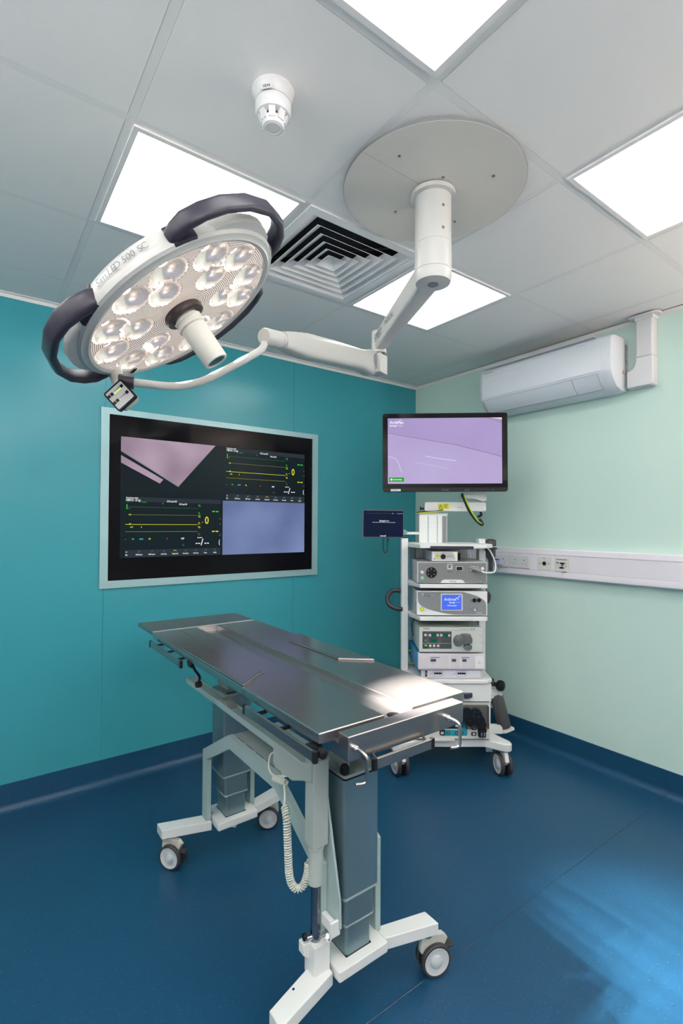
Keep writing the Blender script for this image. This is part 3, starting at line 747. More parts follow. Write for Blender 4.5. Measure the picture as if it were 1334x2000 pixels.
m = MB(); m.box(-.010, -.006, -.012, .010, -.023, -.013, 'black'); m.box(-.009, -.006, .018, .028, .009, .014, 'black')
for y_, z_ in ((.034, .012), (-.030, .010), (-.030, -.008), (.016, -.018), (-.018, -.018)): m.cyl((-.006, y_, z_), (-.009, y_, z_), .0025, 'dark_chrome', n=8)
m.box(-.0066, -.0058, -.034, .034, .030, .034, 'ink_grey'); m.build('connector', t)

# ------------------------------------------------------------------ operating table
TX = -2.03
OT = T(-TX, 1.35, 0)
t = thing('operating_table', 'stainless steel veterinary operating table on a white wheeled frame with two lifting columns', 'operating table', (TX, -1.35, 0))
XL, XR, YN, YF, ZT = -2.287, -1.772, -2.020, -.640, .930
# top plates: left and right leaf (lipped edge), each in a near and a far piece joined beside the side insets
def leaf(pts, name, z0=.903, lipx=None):
    m = MB(OT); m.prism(pts, 'z', z0, ZT, 'steel'); return m.build(name, t, bevel=.0035, seg=3)
leaf([(XL, YN), (-2.083, YN), (-2.083, -.655), (-2.172, -.655), (-2.172, -1.136), (-2.172, -1.512), (XL, -1.6075)], 'left_leaf')
leaf([(XL, -1.6055), (-2.1735, -1.511), (-2.1735, -.655), (XL, -.655)], 'left_leaf_far', .9035)
leaf([(-1.985, YN), (XR, YN), (XR, -.655), (-1.985, -.655)], 'right_leaf')
m = MB(OT)   # raised trapezoid insets either side
m.prism([(XL+.002, -1.604), (-2.176, -1.509), (-2.176, -1.136), (XL+.002, -1.040)], 'z', ZT-.002, ZT+.008, 'steel'); m.build('side_inset', t, bevel=.006, seg=1)
m = MB(OT); m.prism([(XR-.002, -1.612), (-1.876, -1.522), (-1.876, -1.162), (XR-.002, -1.066)], 'z', ZT-.002, ZT+.008, 'steel'); m.build('side_inset', t, bevel=.006, seg=1)
m = MB(OT)   # sunk centre channel with a drain hole at the near end
n = 20; hx, hy, hr = -2.034, -2.000, .020
out = [(-2.086, -2.034), (-1.982, -2.034), (-1.982, -.655), (-2.086, -.655)]
m.box(-2.086, -1.982, -1.975, -.655, .902, .9120, 'steel'); m.box(-2.086, hx-hr, -2.034, -1.975, .902, .9120, 'steel'); m.box(hx+hr, -1.982, -2.034, -1.975, .902, .9120, 'steel')
q = [(hx+hr*cos(a), hy+hr*sin(a)) for a in [radians(12*k) for k in range(31)]]
for s_ in (1, -1):
    arc = [(hx+hr*cos(radians(a*9))*1, hy+s_*hr*sin(radians(a*9))) for a in range(21)]
    yb = -1.975 if s_ > 0 else -2.034
    m.prism(arc+[(hx-hr, yb), (hx+hr, yb)], 'z', .902, .9120, 'steel')
m.build('centre_channel', t, smooth=False)
m = MB(OT); m.lathe([(.021, .905), (.021, .86), (.0195, .86), (.0195, .905)], 'black', (hx, hy, 0), n=24); m.build('drain', t)
m = MB(OT); m.prism([(XL+.004, -.637), (XR-.004, -.637), (XR-.004, -.400), (XL+.004, -.385)], 'z', .912, ZT+.001, 'mid_steel'); m.build('head_section', t, bevel=.003)
m = MB(OT); m.box(XL+.012, XR-.012, -.652, -.640, .90, ZT-.001, 'chrome'); m.build('hinge_strip', t)
m = MB(OT)   # under frame of the top
for x in (-2.24, -2.11, -1.96, -1.82): m.box(x-.012, x+.012, -1.98, -.67, .885, .903, 'steel')
for y in (-1.95, -1.35, -.72): m.box(-2.25, -1.81, y-.015, y+.015, .880, .903, 'steel')
m.build('under_frame', t, smooth=False)
# near end beam and hooks
m = MB(OT); m.box(-2.240, -1.838, -2.072, -2.030, .868, .9275, 'steel'); m.box(-2.240, -2.20, -2.035, -1.99, .868, .903, 'steel'); m.box(-1.87, -1.838, -2.035, -1.99, .868, .903, 'steel'); m.build('end_beam', t, bevel=.003)
for x in (-2.222, -1.905):
    m = MB(OT); m.tube([(x, -2.068, .899), (x, -2.10, .899), (x+.003, -2.112, .892), (x+.004, -2.114, .880), (x+.004, -2.114, .845), (x+.001, -2.112, .834), (x-.010, -2.108, .832), (x-.022, -2.104, .833)], .0043, 'hook_metal', 12, 3)
    m.lathe([(.0075, 0), (.0075, .010), (.0055, .014)], 'chrome', (x, -2.072, .899), (0, -1, 0), 16); m.build('hook', t)
# accessory rails
def rail(x0, y0, x1, y1, z, nm='side_rail', stand=None):
    m = MB(OT)
    m.box(min(x0, x1)-(.004 if x0 == x1 else 0), max(x0, x1)+(.004 if x0 == x1 else 0), min(y0, y1)-(.004 if y0 == y1 else 0), max(y0, y1)+(.004 if y0 == y1 else 0), z-.0125, z+.0125, 'steel')
    r_ = m.build(nm, t, bevel=.001)
    for e in ((x0, y0), (x1, y1)):
        m = MB(OT); ex = .0055
        m.box(e[0]-ex, e[0]+ex, e[1]-ex, e[1]+ex, z-.014, z+.014, 'black')
        m.build('end_cap', r_, bevel=.001)
    m = MB(OT)
    for f_ in ((.12, .45, .8) if x0 == x1 else (.07, .94)):
        px, py = x0+(x1-x0)*f_, y0+(y1-y0)*f_
        if x0 == x1: m.box(px, px+(.03 if px < TX else -.03), py-.006, py+.006, z+.006, z+.012, 'black')
        else: m.tube([(px, py+.002, z), (px, py+.008, z+.004), (px, py+.020, z+.012), (px, py+.028, z+.045)], .0032, 'rubber', 8)
    m.build('standoff', r_, bevel=0)
rail(-2.305, -2.030, -2.305, -1.655, .884)
rail(-2.305, -1.095, -2.305, -.690, .888)
rail(-1.752, -1.90, -1.752, -1.655, .884)
rail(-1.752, -1.095, -1.752, -.690, .888)
rail(-2.178, -2.092, -1.984, -2.092, .856, 'end_rail')
m = MB(OT); m.box(-2.30, -2.275, -2.015, -1.985, .872, .899, 'black'); m.lathe([(.012, 0), (.012, .016), (.009, .018)], 'black', (-2.283, -2.018, .886), (0, -1, 0), 16); m.build('clamp_knob', t)
m = MB(OT); m.tube([(-2.283, -1.12, .902), (-2.287, -1.14, .893), (-2.283, -1.155, .892)], .008, 'black', 8); m.build('clamp_knob', t)
m = MB(OT); m.tube([(-2.24, -1.03, .87), (-2.235, -1.05, .845), (-2.22, -1.06, .82), (-2.215, -1.045, .795)], .005, 'black', 8, 4); m.lathe([(.010, 0), (.014, .004), (.014, .018), (.008, .024)], 'black', (-2.215, -1.04, .770), (0, .2, 1), 16); m.build('release_knob', t)
# supports under the top
for yc in (-1.785, -.915):
    m = MB(OT)
    for x in (-2.06, -1.985): m.prism([(yc-.05, .71), (yc+.05, .71), (yc+.02, .885), (yc-.02, .885)], 'x', x-.004, x+.004, 'grey_frame')
    m.cyl((-2.07, yc, .85), (-1.975, yc, .85), .012, 'dark_chrome'); m.build('tilt_bracket', t)
# columns
for name, y0, y1 in (('front', -1.850, -1.735), ('rear', -.990, -.858)):
    g = MB(OT); xc = -2.0225
    def sec(w, e, z0, z1, mt): g.prism(rrect(xc-w, xc+w, y0+e, y1-e, .010), 'z', z0, z1, mt)
    sec(.0455, .014, .175, .268, 'column_alu'); sec(.0540, .007, .268, .352, 'column_alu'); sec(.0640, .0, .352, .690, 'column_alu')
    c = g.build('lifting_column', t)
    g = MB(OT); sec(.0545, .0065, .264, .270, 'band'); g.build('column_band', c); g = MB(OT); sec(.0645, -.0005, .347, .354, 'band'); g.build('column_band', c)
    g = MB(OT); sec(.0655, -.0015, .689, .694, 'black'); sec(.0645, -.0005, .694, .702, 'grey_frame'); g.build('column_cap', c); g = MB(OT); g.box(xc-.046, xc+.046, y0+.013, y1-.013, .1752, .1775, 'black'); g.build('column_gasket', c)
    m = MB(OT); m.prism(rrect(-2.113, -1.933, min(y0, y1)-.016, y1+.012, .006), 'z', .145, .175, 'white_metal'); m.build('base_plate', t, bevel=.003)
m = MB(OT); m.prism(rrect(-2.095, -2.030, -1.03, -.955, .006), 'z', .702, .712, 'grey_frame'); m.prism(rrect(-2.085, -2.045, -1.022, -1.004, .004), 'z', .7121, .7126, 'black'); m.build('slotted_plate', t, bevel=.001)
m = MB(OT); m.lathe([(.011, 0), (.014, .004), (.014, .02), (.009, .026)], 'black', (-2.075, -1.835, .702), (0, 0, 1), 18); m.tube([(-2.06, -1.80, .705), (-2.05, -1.77, .74), (-2.04, -1.76, .80)], .008, 'grey_frame', 10, 3); m.build('pivot_fitting', t)
# feet (angled arms) with casters
def foot(x_in, x_out, y_in0, y_in1, y_o0, y_o1):
    m = MB(OT); m.prism([(x_in, y_in0), (x_out, y_o0), (x_out, y_o1), (x_in, y_in1)], 'z', .128, .165, 'white_metal'); return m.build('foot', t, bevel=.003)
foot(-1.925, -1.750, -1.842, -1.790, -1.898, -1.837)
f_nl = foot(-2.118, -2.316, -1.842, -1.770, -1.896, -1.836)
foot(-2.120, -2.310, -.952, -.885, -.893, -.828)
foot(-1.925, -1.755, -.958, -.900, -.915, -.848)
m = MB(OT); m.lathe([(.0035, 0), (.0035, .0015), (.002, .0015)], 'dark_chrome', (-2.235, -1.822, .165), (0, 0, 1), 10); m.build('screw', t)
m = MB(OT); m.box(-2.10, -1.94, -1.83, -1.75, .125, .150, 'white_metal'); m.prism([(-2.09, -.93), (-2.03, -.99), (-1.97, -.93)], 'z', .125, .150, 'white_metal'); m.build('base_underplate', t, bevel=.002)
def caster(parent, Ml, x, y, ztop, nx, ny, R=.05, off=None, w=.017, gap=.011, fork='fork_cream', hub='hub_grey', brake=True, name='caster'):
    """twin-wheel caster; (nx, ny) is the outward normal of the visible wheel"""
    a = Vector((nx, ny, 0)).normalized(); tdir = Vector((-a.y, a.x, 0))
    if off: tdir = tdir*off
    c = Vector((x, y, 0))+tdir*.022; c.z = R
    g = MB(Ml)
    g.lathe([(.017, 0), (.017, -.010), (.012, -.012)], 'chrome', (x, y, ztop), (0, 0, 1), 20)
    u = tdir.normalized()
    prof = [(-R*.62, .006), (R*.50, .012), (R*.95, R*1.05), (R*.62, R*1.35), (-.02, ztop-R-.008), (-.045, ztop-R-.008), (-R*.98, R*.5)]
    prof = [(p[0]*1.0, p[1]*1.0) for p in prof]
    A = [c+u*px+Vector((0, 0, pz)) for px, pz in prof]
    vs = [p+a*gap*.9 for p in A]+[p-a*gap*.9 for p in A]; n = len(A)
    g.add(vs, [tuple(range(n)), tuple(range(2*n-1, n-1, -1))]+[(i, i+n, (i+1) % n+n, (i+1) % n) for i in range(n)], fork)
    cs = g.build(name, parent, bevel=.003)
    for s_ in (1, -1):
        g = MB(Ml); o = c+a*s_*gap; ax = a*s_
        g.lathe([(R*.55, .0), (R*.93, .0), (R, .003), (R, w-.003), (R*.95, w), (R*.84, w-.0005), (R*.83, w-.003), (R*.55, w-.005)], 'rubber', o, ax, 40)
        g.lathe([(R*.835, w-.004), (R*.82, w+.0002), (R*.60, w-.0035), (R*.37, w-.0045), (R*.36, w+.002), (R*.22, w+.0045), (0, w+.005)], hub, o, ax, 40)
        g.build('wheel', cs)
    if brake:
        g = MB(Ml)
        q0 = c+u*(R*.9)-a*.0+Vector((0, 0, R*.55))
        g.loft([[q0+a*sx*.014+u*du+Vector((0, 0, dz)) for sx, dz in ((-1, 0), (1, 0), (1, -.006), (-1, -.006))] for du, dz in ((-.02, .035), (.004, .030), (.012, .004), (.022, -.008))], 'rubber')
        g.build('brake_pedal', cs, bevel=.002)
    return cs
caster(t, OT, -1.772, -1.868, .128, -.321, -.947, off=1)
caster(t, OT, -2.275, -1.862, .128, -.75, -.66, off=1)
caster(t, OT, -2.275, -.872, .128, -.816, -.577, off=1)
caster(t, OT, -1.795, -.888, .128, -.50, -.86, off=-1)
# white side frames
for x0, x1 in ((-2.139, -2.119), (-1.937, -1.917)):
    m = MB(OT); ys_, yo = -1.35, .46
    outer = [(-.890, .166), (-.890, .452), (-1.154, .600), (-1.545, .600), (-1.810, .452), (-1.810, .166)]
    inner = [(-.938, .166), (-.938, .425), (-1.166, .551), (-1.533, .551), (-1.762, .425), (-1.762, .166)]
    for k in range(5):
        a, b, c_, d_ = outer[k], outer[k+1], inner[k+1], inner[k]
        m.prism([a, b, c_, d_], 'x', x0, x1, 'pale_frame')
    fr_ = m.build('side_frame', t, ang=20)
m = MB(OT); m.box(-2.120, -1.936, -1.545, -1.154, .590, .598, 'grey_frame')
m.box(-2.120, -1.936, -1.20, -1.17, .560, .590, 'grey_frame'); m.build('cross_deck', t, bevel=.001)
m = MB(OT)
for y in (-1.22, -1.30, -1.38, -1.46): m.box(-2.1185, -2.1165, y-.03, y+.03, .5982, .6002, 'weld_gap')
m.build('weld_slots', t, smooth=False)
# upper tilt beams
for x0, x1 in ((-2.140, -2.094), (-1.962, -1.916)):
    m = MB(OT); m.prism([(x0, .682), (x0, .706), (x0+.004, .706), (x0+.004, .700), (x1-.004, .700), (x1-.004, .706), (x1, .706), (x1, .682)], 'y', -1.66, -.672, 'pale_frame'); 
    m.prism([(-1.03, .700), (-1.06, .716), (-1.12, .716), (-1.16, .700)], 'x', x0+.004, x1-.004, 'grey_frame')
    m.build('tilt_beam', t, bevel=.001)
# gusset and clevis at the near column
m = MB(OT); m.prism([(-1.735, .700), (-1.800, .700), (-1.800, .655), (-1.870, .372), (-1.872, .300), (-1.862, .290), (-1.82, .290), (-1.82, .172), (-1.765, .172)], 'x', -2.118, -2.110, 'pale_frame'); m.build('gusset_plate', t, bevel=.002)
m = MB(OT); m.prism([(-1.770, .175), (-1.792, .19), (-1.792, .475), (-1.770, .478)], 'x', -1.934, -1.928, 'white_metal'); m.build('guide_plate', t, bevel=.001)
m = MB(OT); m.box(-2.172, -2.119, -1.828, -1.775, .150, .245, 'white_metal'); m.prism([(-2.19, .215), (-2.19, .245), (-2.12, .245), (-2.12, .15)], 'y', -1.80, -1.772, 'white_metal'); m.box(-2.146, -2.112, -1.868, -1.858, .282, .325, 'white_metal')
m.box(-2.136, -2.120, -1.866, -1.80, .285, .318, 'white_metal'); m.build('clevis_block', t, bevel=.003)
# actuator
ax_, ay_ = -2.151, -1.800
ac_ = MB(OT); ac_.prism([(-2.174, -1.824), (-2.125, -1.824), (-2.119, -1.818), (-2.119, -1.776), (-2.174, -1.776)], 'z', .512, .755, 'cream_grey')
ac_.prism([(-1.598, .742), (-1.765, .738), (-1.818, .755), (-1.818, .70), (-1.775, .688), (-1.715, .664), (-1.615, .664), (-1.598, .676)], 'x', -2.182, -2.128, 'cream_grey')
act = ac_.build('actuator', t, bevel=.006, seg=3)
m = MB(OT); m.lathe([(.024, .512), (.0245, .503), (.0215, .500), (.0215, .412), (.0225, .410), (.0225, .405), (.019, .402)], 'cream_grey', (ax_, ay_, 0), n=32); m.build('actuator_tube', act)
m = MB(OT); m.lathe([(.0135, .404), (.0135, .275), (.015, .272), (.015, .245)], 'dark_chrome', (ax_, ay_, 0), n=28); m.build('actuator_rod', act)
m = MB(OT); m.cyl((ax_-.032, ay_+.004, .258), (ax_+.034, ay_-.010, .258), .008, 'chrome', n=18); m.lathe([(.0115, 0), (.0115, .010), (.008, .012), (.008, .015), (0, .016)], 'chrome', (ax_+.022, ay_-.026, .258), (.5, -.85, 0), 6)
m.lathe([(.010, 0), (.010, .008)], 'black', (ax_-.028, ay_+.006, .262), (-1, .1, 0), 14); m.build('pivot_bolt', act)
# coiled cable
path = [(-2.205, -1.715, .600), (-2.212, -1.74, .575), (-2.216, -1.752, .53), (-2.216, -1.758, .47), (-2.214, -1.760, .430), (-2.208, -1.764, .403), (-2.196, -1.770, .388), (-2.184, -1.776, .390), (-2.174, -1.781, .405), (-2.168, -1.784, .430), (-2.166, -1.786, .46)]
def catmull(P_, k_):
    P_ = [Vector(p) for p in P_]; Q = []
    for i in range(len(P_)-1):
        p0 = P_[max(i-1, 0)]; p1 = P_[i]; p2 = P_[i+1]; p3 = P_[min(i+2, len(P_)-1)]
        for k in range(k_):
            u = k/k_; Q.append(.5*((2*p1)+(p2-p0)*u+(2*p0-5*p1+4*p2-p3)*u*u+(3*p1-p0-3*p2+p3)*u**3))
    return Q+[P_[-1]]
def coil(mb_, path, R, r, pitch, mt, per=9):
    Q = catmull(path, 24); L_ = [0]
    for i in range(1, len(Q)): L_.append(L_[-1]+(Q[i]-Q[i-1]).length)
    n = int(L_[-1]/pitch*per); out = []; u = None; j = 0
    for k in range(n+1):
        s_ = L_[-1]*k/n
        while j < len(Q)-2 and L_[j+1] < s_: j += 1
        f = (s_-L_[j])/max(1e-9, L_[j+1]-L_[j]); p = Q[j].lerp(Q[j+1], f); tn = (Q[min(j+2, len(Q)-1)]-Q[max(j-1, 0)]).normalized()
        u = tn.orthogonal().normalized() if u is None else (u-tn*u.dot(tn)).normalized()
        w_ = tn.cross(u); a = 2*pi*k/per; out.append(p+(u*cos(a)+w_*sin(a))*R)
    mb_.tube(out, r, mt, 6)
m = MB(OT); coil(m, path, .0095, .0027, .0068, 'cord')
m.tube([(-2.205, -1.715, .600), (-2.19, -1.69, .625), (-2.168, -1.64, .645), (-2.16, -1.615, .655)], .0035, 'cord', 8, 5)
m.tube([(-2.168, -1.665, .655), (-2.18, -1.60, .635), (-2.175, -1.56, .645), (-2.165, -1.555, .68), (-2.15, -1.59, .70)], .0032, 'cord', 8, 6)
coil(m, [(-2.186, -1.612, .634), (-2.184, -1.65, .640), (-2.18, -1.68, .645)], .007, .0025, .006, 'cord')
m.build('coiled_cable', t)

# ------------------------------------------------------------------ equipment cart (its own frame: x right, y away, z up)
YAW = radians(53.24887)
CM = Matrix.Translation((-.63062, -.89981, 0)) @ Matrix.Rotation(YAW-pi/2, 4, 'Z')
ct = thing('equipment_cart', 'tall white wheeled equipment cart with shelves standing in the corner of the room', 'cart', M=CM)
def sitting(name, label, cat, x, y, z, group=None):
    return thing(name, label, cat, M=CM @ T(x, y, z), group=group), T(-x, -y, -z)
# base
m = MB(); bp = [(-.325, -.215), (-.300, -.238), (-.270, -.235), (-.135, -.165), (.195, -.165), (.300, -.245), (.332, -.248), (.352, -.225), (.345, -.195), (.235, -.03), (.235, .12), (.34, .27), (.31, .30), (.2, .24), (-.2, .24), (-.31, .30), (-.33, .27), (-.235, .12), (-.235, -.03)]
bp = [(-.345, -.200), (-.338, -.228), (-.310, -.240), (-.280, -.230), (-.165, -.175), (.195, -.175), (.292, -.236), (.320, -.240), (.338, -.222), (.335, -.190), (.240, -.03), (.240, .12), (.330, .25), (.30, .28), (.20, .23), (-.20, .23), (-.30, .28), (-.33, .25), (-.24, .12), (-.24, -.03)]
m.prism(bp, 'z', .148, .192, 'white_metal'); m.build('base', ct, bevel=.006, seg=3)
for x, y, nx, ny, o in ((-.285, -.205, -.94, -.34, -1), (.300, -.205, -.99, -.16, -1), (-.285, .235, -.9, -.4, -1), (.295, .235, -.9, -.4, -1)):
    caster(ct, Matrix.Identity(4), x, y, .148, nx, ny, R=.0625, off=o, w=.022, gap=.013, fork='white_metal', hub='white_plastic')
# uprights
for nm, x0, x1 in (('l', -.268, -.228), ('r', .200, .240)):
    m = MB(); m.box(x0, x1, -.035, .035, .19, 1.335, 'white_metal'); u_ = m.build('upright', ct, bevel=.003)
    m = MB(); m.box(x0-.001, x1+.001, -.036, .036, 1.335, 1.339, 'white_plastic')
    for k in range(3): m.box(x0-.0006, x0, -.004, .004, .5+.3*k, .506+.3*k, 'grey_pl')
    m.build('end_cap', u_, bevel=.001)
m = MB(); m.box(-.16, .17, .13, .20, .19, 1.30, 'white_metal'); m.box(-.20, -.165, .12, .19, .19, 1.30, 'column_blue'); m.build('rear_panel', ct, bevel=.002)
def shelf(z, th=.022, front=-.235):
    m = MB(); m.prism([(-.228, .20), (-.228, -.06), (-.232, -.10), (-.185, front), (.185, front), (.200, front+.01), (.200, .20)], 'z', z-th, z, 'white_metal'); return m.build('shelf', ct, bevel=.003)
s1_ = shelf(1.312, .022)
m = MB(); m.box(-.127, .118, -.241, -.232, 1.291, 1.303, 'dark_handle'); m.prism([(-.127, -.24), (-.127, -.20), (.118, -.20), (.118, -.24)], 'z', 1.284, 1.292, 'dark_handle'); m.build('shelf_handle', ct, bevel=.003)
m = MB(); m.prism([(.185, -.235), (.245, -.16), (.245, .02), (.19, .02)], 'z', 1.290, 1.312, 'white_metal'); m.build('shelf_corner', ct, bevel=.003)
shelf(1.087); shelf(.903)
m = MB(); m.prism([(-.250, .20), (-.250, -.06), (-.20, -.235), (.195, -.235), (.232, -.20), (.232, .20)], 'z', .528, .550, 'white_metal'); m.build('shelf', ct, bevel=.004)
m = MB(); m.box(-.235, .222, -.222, .18, .425, .524, 'white_metal'); dr = m.build('drawer', ct, bevel=.003)
m = MB(); m.prism([(.012, -.222), (.012, -.252), (.090, -.252), (.112, -.235), (.112, -.222)], 'z', .452, .476, 'dark_handle'); m.build('drawer_handle', dr, bevel=.003)
m = MB(); m.box(.215, .226, -.19, .2, .192, .425, 'white_metal'); m.box(-.236, -.225, -.19, .2, .192, .425, 'white_metal'); m.build('side_panel', ct, bevel=.002)
# push handles
m = MB(); m.tube([(-.262, .03, 1.015), (-.300, .03, 1.018), (-.325, .03, 1.010), (-.345, .02, .985), (-.350, .01, .962), (-.338, -.01, .935), (-.305, -.03, .918), (-.262, -.03, .912)], .0135, 'dark_handle', 14, 4); m.build('push_handle', ct)
m = MB(); m.tube([(.235, .05, 1.015), (.262, .05, 1.010), (.280, .04, .985), (.262, .01, .955), (.235, .0, .945)], .0135, 'dark_handle', 14, 4); m.build('push_handle', ct)
# rear column with slots for the screens
m = MB(); m.box(-.150, .025, .05, .17, 1.30, 1.488, 'white_metal')
col_ = m.build('mast', ct, bevel=.003)
m = MB(); m.box(-.152, .030, .048, .172, 1.4885, 1.4935, 'white_plastic')
for x in (-.094, -.037): 
    m.box(x-.0035, x+.0035, .0485, .0505, 1.312, 1.480, 'column_blue')
    for k in range(6): m.box(x-.001, x+.001, .0478, .049, 1.325+k*.027, 1.330+k*.027, 'ink_grey')
m.build('slot_strip', col_, smooth=False)
m = MB(); m.box(-.006, .020, .046, .052, 1.312, 1.478, 'grey_pl'); m.build('cable_slot', col_, bevel=.001)
# monitor arm
m = MB(); m.prism(rrect(-.115, .270, 1.508, 1.566, .012), 'y', .060, .135, 'white_metal'); m.cyl((-.05, .10, 1.493), (-.05, .10, 1.512), .035, 'white_metal'); 
ar = m.build('monitor_arm', ct, bevel=.004)
m = MB(); m.prism([(.12, 1.585), (.20, 1.585), (.245, 1.567), (.27, 1.575), (.27, 1.625), (.12, 1.625)], 'y', .045, .12, 'white_metal'); m.box(.13, .26, -.004, .06, 1.63, 1.84, 'white_metal'); m.build('mount_bracket', ar, bevel=.005)
m = MB(); m.box(-.030, .037, .0585, .0597, 1.522, 1.554, 'warn_yellow')
m.ring_prism([(-.027, 1.525), (.0, 1.525), (-.0135, 1.550)], [(-.0235, 1.527), (-.0035, 1.527), (-.0135, 1.5455)], 'y', .0575, .0586, 'ink_dark'); m.box(-.0142, -.0128, .0575, .0586, 1.531, 1.540, 'ink_dark')
for k in range(5): m.box(.004, .004+.03*(.6+.4*random.random()), .0578, .0586, 1.530+k*.0045, 1.5315+k*.0045, 'ink_dark')
m.text('Service', .012, FY(.09, .0594, 1.532), 'ink_grey'); m.build('warning_label', ar, smooth=False)
m = MB(); m.box(-.135, -.112, .08, .10, 1.518, 1.530, 'black'); m.box(-.138, -.134, .075, .105, 1.512, 1.537, 'black'); m.build('lock_knob', ar, bevel=.001)
m = MB(); m.tube([(.245, .10, 1.50), (.245, .08, 1.485), (.23, .07, 1.478), (.218, .07, 1.474)], .008, 'black', 10, 3); m.build('lock_lever', ar)
m = MB(); m.tube([(-.165, .045, 1.499), (-.12, .045, 1.503), (-.06, .05, 1.504), (.0, .055, 1.517)], .004, 'black', 8, 4)
m.tube([(-.16, .042, 1.495), (-.09, .042, 1.500), (-.03, .045, 1.505), (.0, .05, 1.512)], .0035, 'gy_cable', 8, 4); m.build('arm_cable', ct)
m = MB(); m.tube([(.105, -.0, 1.615), (.125, .01, 1.57), (.155, .02, 1.51), (.195, .025, 1.455), (.232, .03, 1.425), (.240, .04, 1.435), (.225, .05, 1.46)], .009, 'cable_black', 10, 5)
m.tube([(.115, -.008, 1.61), (.140, .0, 1.55), (.175, .01, 1.49), (.205, .015, 1.45), (.232, .02, 1.432)], .0035, 'gy_cable', 8, 5); m.build('cable_loom', ct)
# camera holder ring on the right
m = MB(); m.ring_prism(circ(.272, -.03, .041, 28), circ(.272, -.03, .030, 28), 'z', 1.276, 1.284, 'dark_handle'); m.box(.235, .245, -.05, -.01, 1.268, 1.29, 'dark_handle'); m.build('holder_ring', ct)
# right-hand side bracket with tray
m = MB(); m.prism([(.240, .440), (.300, .440), (.352, .402), (.345, .362), (.240, .372)], 'y', .00, .012, 'white_metal'); m.ring_prism(rrect(.262, .328, .382, .428, .006), rrect(.266, .324, .386, .424, .005), 'y', -.001, .0, 'light_grey'); m.build('holder_bracket', ct, bevel=.002)
m = MB(); m.prism([(.232, -.05), (.36, -.05), (.425, .0), (.432, .03), (.40, .09), (.232, .09)], 'z', .176, .182, 'white_metal'); m.prism([(.232, .176), (.335, .176), (.335, .212), (.322, .228), (.232, .234)], 'y', -.056, -.050, 'white_metal'); m.box(.26, .30, .03, .05, .03, .176, 'column_blue'); m.build('holder_tray', ct, bevel=.002)
m = MB(); m.tube([(.345, .02, .40), (.395, .03, .20)], .003, 'chrome', 8); m.tube([(.352, .06, .40), (.41, .06, .20)], .003, 'chrome', 8); m.build('holder_wire', ct)
g_, Z = sitting('gas_cylinder', 'dark grey tilted cylinder standing in the white tray on the cart side', 'cylinder', .375, .025, .184)
m = MB(Z); m.lathe([(.036, 0), (.040, .006), (.040, .19), (.030, .205), (.016, .215)], 'grey_foam', (.372, .025, .186), (-.27, 0, 1), 32); m.build('cylinder_body', g_)
g_, Z = sitting('round_knob', 'black round ball knob clamped above the tilted grey cylinder', 'knob', .30, -.01, .45)
m = MB(Z); m.lathe([(.012, -.045), (.012, -.012), (.022, -.004), (.031, .006), (.033, .018), (.030, .030), (.018, .038), (0, .040)], 'black', (.322, -.012, .452), (.6, -.8, .05), 28); m.build('ball', g_)
m = MB(Z); m.box(.245, .300, .0, .03, .44, .485, 'black'); m.lathe([(.016, 0), (.016, .03)], 'rubber', (.27, .0, .462), (.8, -.6, 0), 16); m.build('clamp', g_, bevel=.003)

# --- devices
def vents(): pass
F = -.210
# light source (small box on top)
g_, Z = sitting('light_source', 'small silver light source box with a green lamp, under the top shelf', 'medical device', -.04, -.10, 1.2115)
m = MB(Z); m.box(-.116, .034, F, .08, 1.214, 1.273, 'light_grey'); m.build('case', g_, bevel=.003)
m = MB(Z); m.prism([(-.112, 1.217), (.030, 1.217), (.030, 1.270), (-.112, 1.270)], 'y', F-.004, F, 'white_metal'); fp = m.build('front_panel', g_, bevel=.001)
m = MB(Z); m.prism([(-.092, 1.225), (.018, 1.225), (.020, 1.232), (.008, 1.258), (-.008, 1.266), (-.098, 1.264), (-.10, 1.245)], 'y', F-.0046, F-.004, 'light_grey'); m.box(-.094, -.066, F-.0052, F-.0046, 1.239, 1.253, 'warn_yellow')
m.box(-.09, -.07, F-.0056, F-.0052, 1.243, 1.244, 'ink_dark'); m.box(-.09, -.072, F-.0056, F-.0052, 1.247, 1.248, 'ink_dark')
m.text('Arthrex', .013, FY(-.032, F-.0050, 1.2445), 'ink_dark', sx=.9); m.build('marking', fp, smooth=False)
m = MB(Z); m.lathe([(.0145, 0), (.0145, .006), (.011, .007), (.009, .003), (0, .003)], 'black', (-.051, F-.004, 1.242), (0, -1, 0), 28); m.lathe([(.0035, 0), (.0035, .002), (0, .002)], 'black', (-.1, F-.004, 1.229), (0, -1, 0), 12); m.build('port', fp)
m = MB(Z); m.lathe([(.0045, 0), (.0045, .003), (0, .003)], 'e_led', (.020, F-.004, 1.262), (0, -1, 0), 14); m.build('indicator_lamp', fp)
m = MB(Z); m.lathe([(.019, 0), (.019, .012), (.022, .014), (.022, .022), (0, .024)], 'black', (.034, F+.05, 1.240), (1, 0, 0), 28); m.build('side_socket', g_)
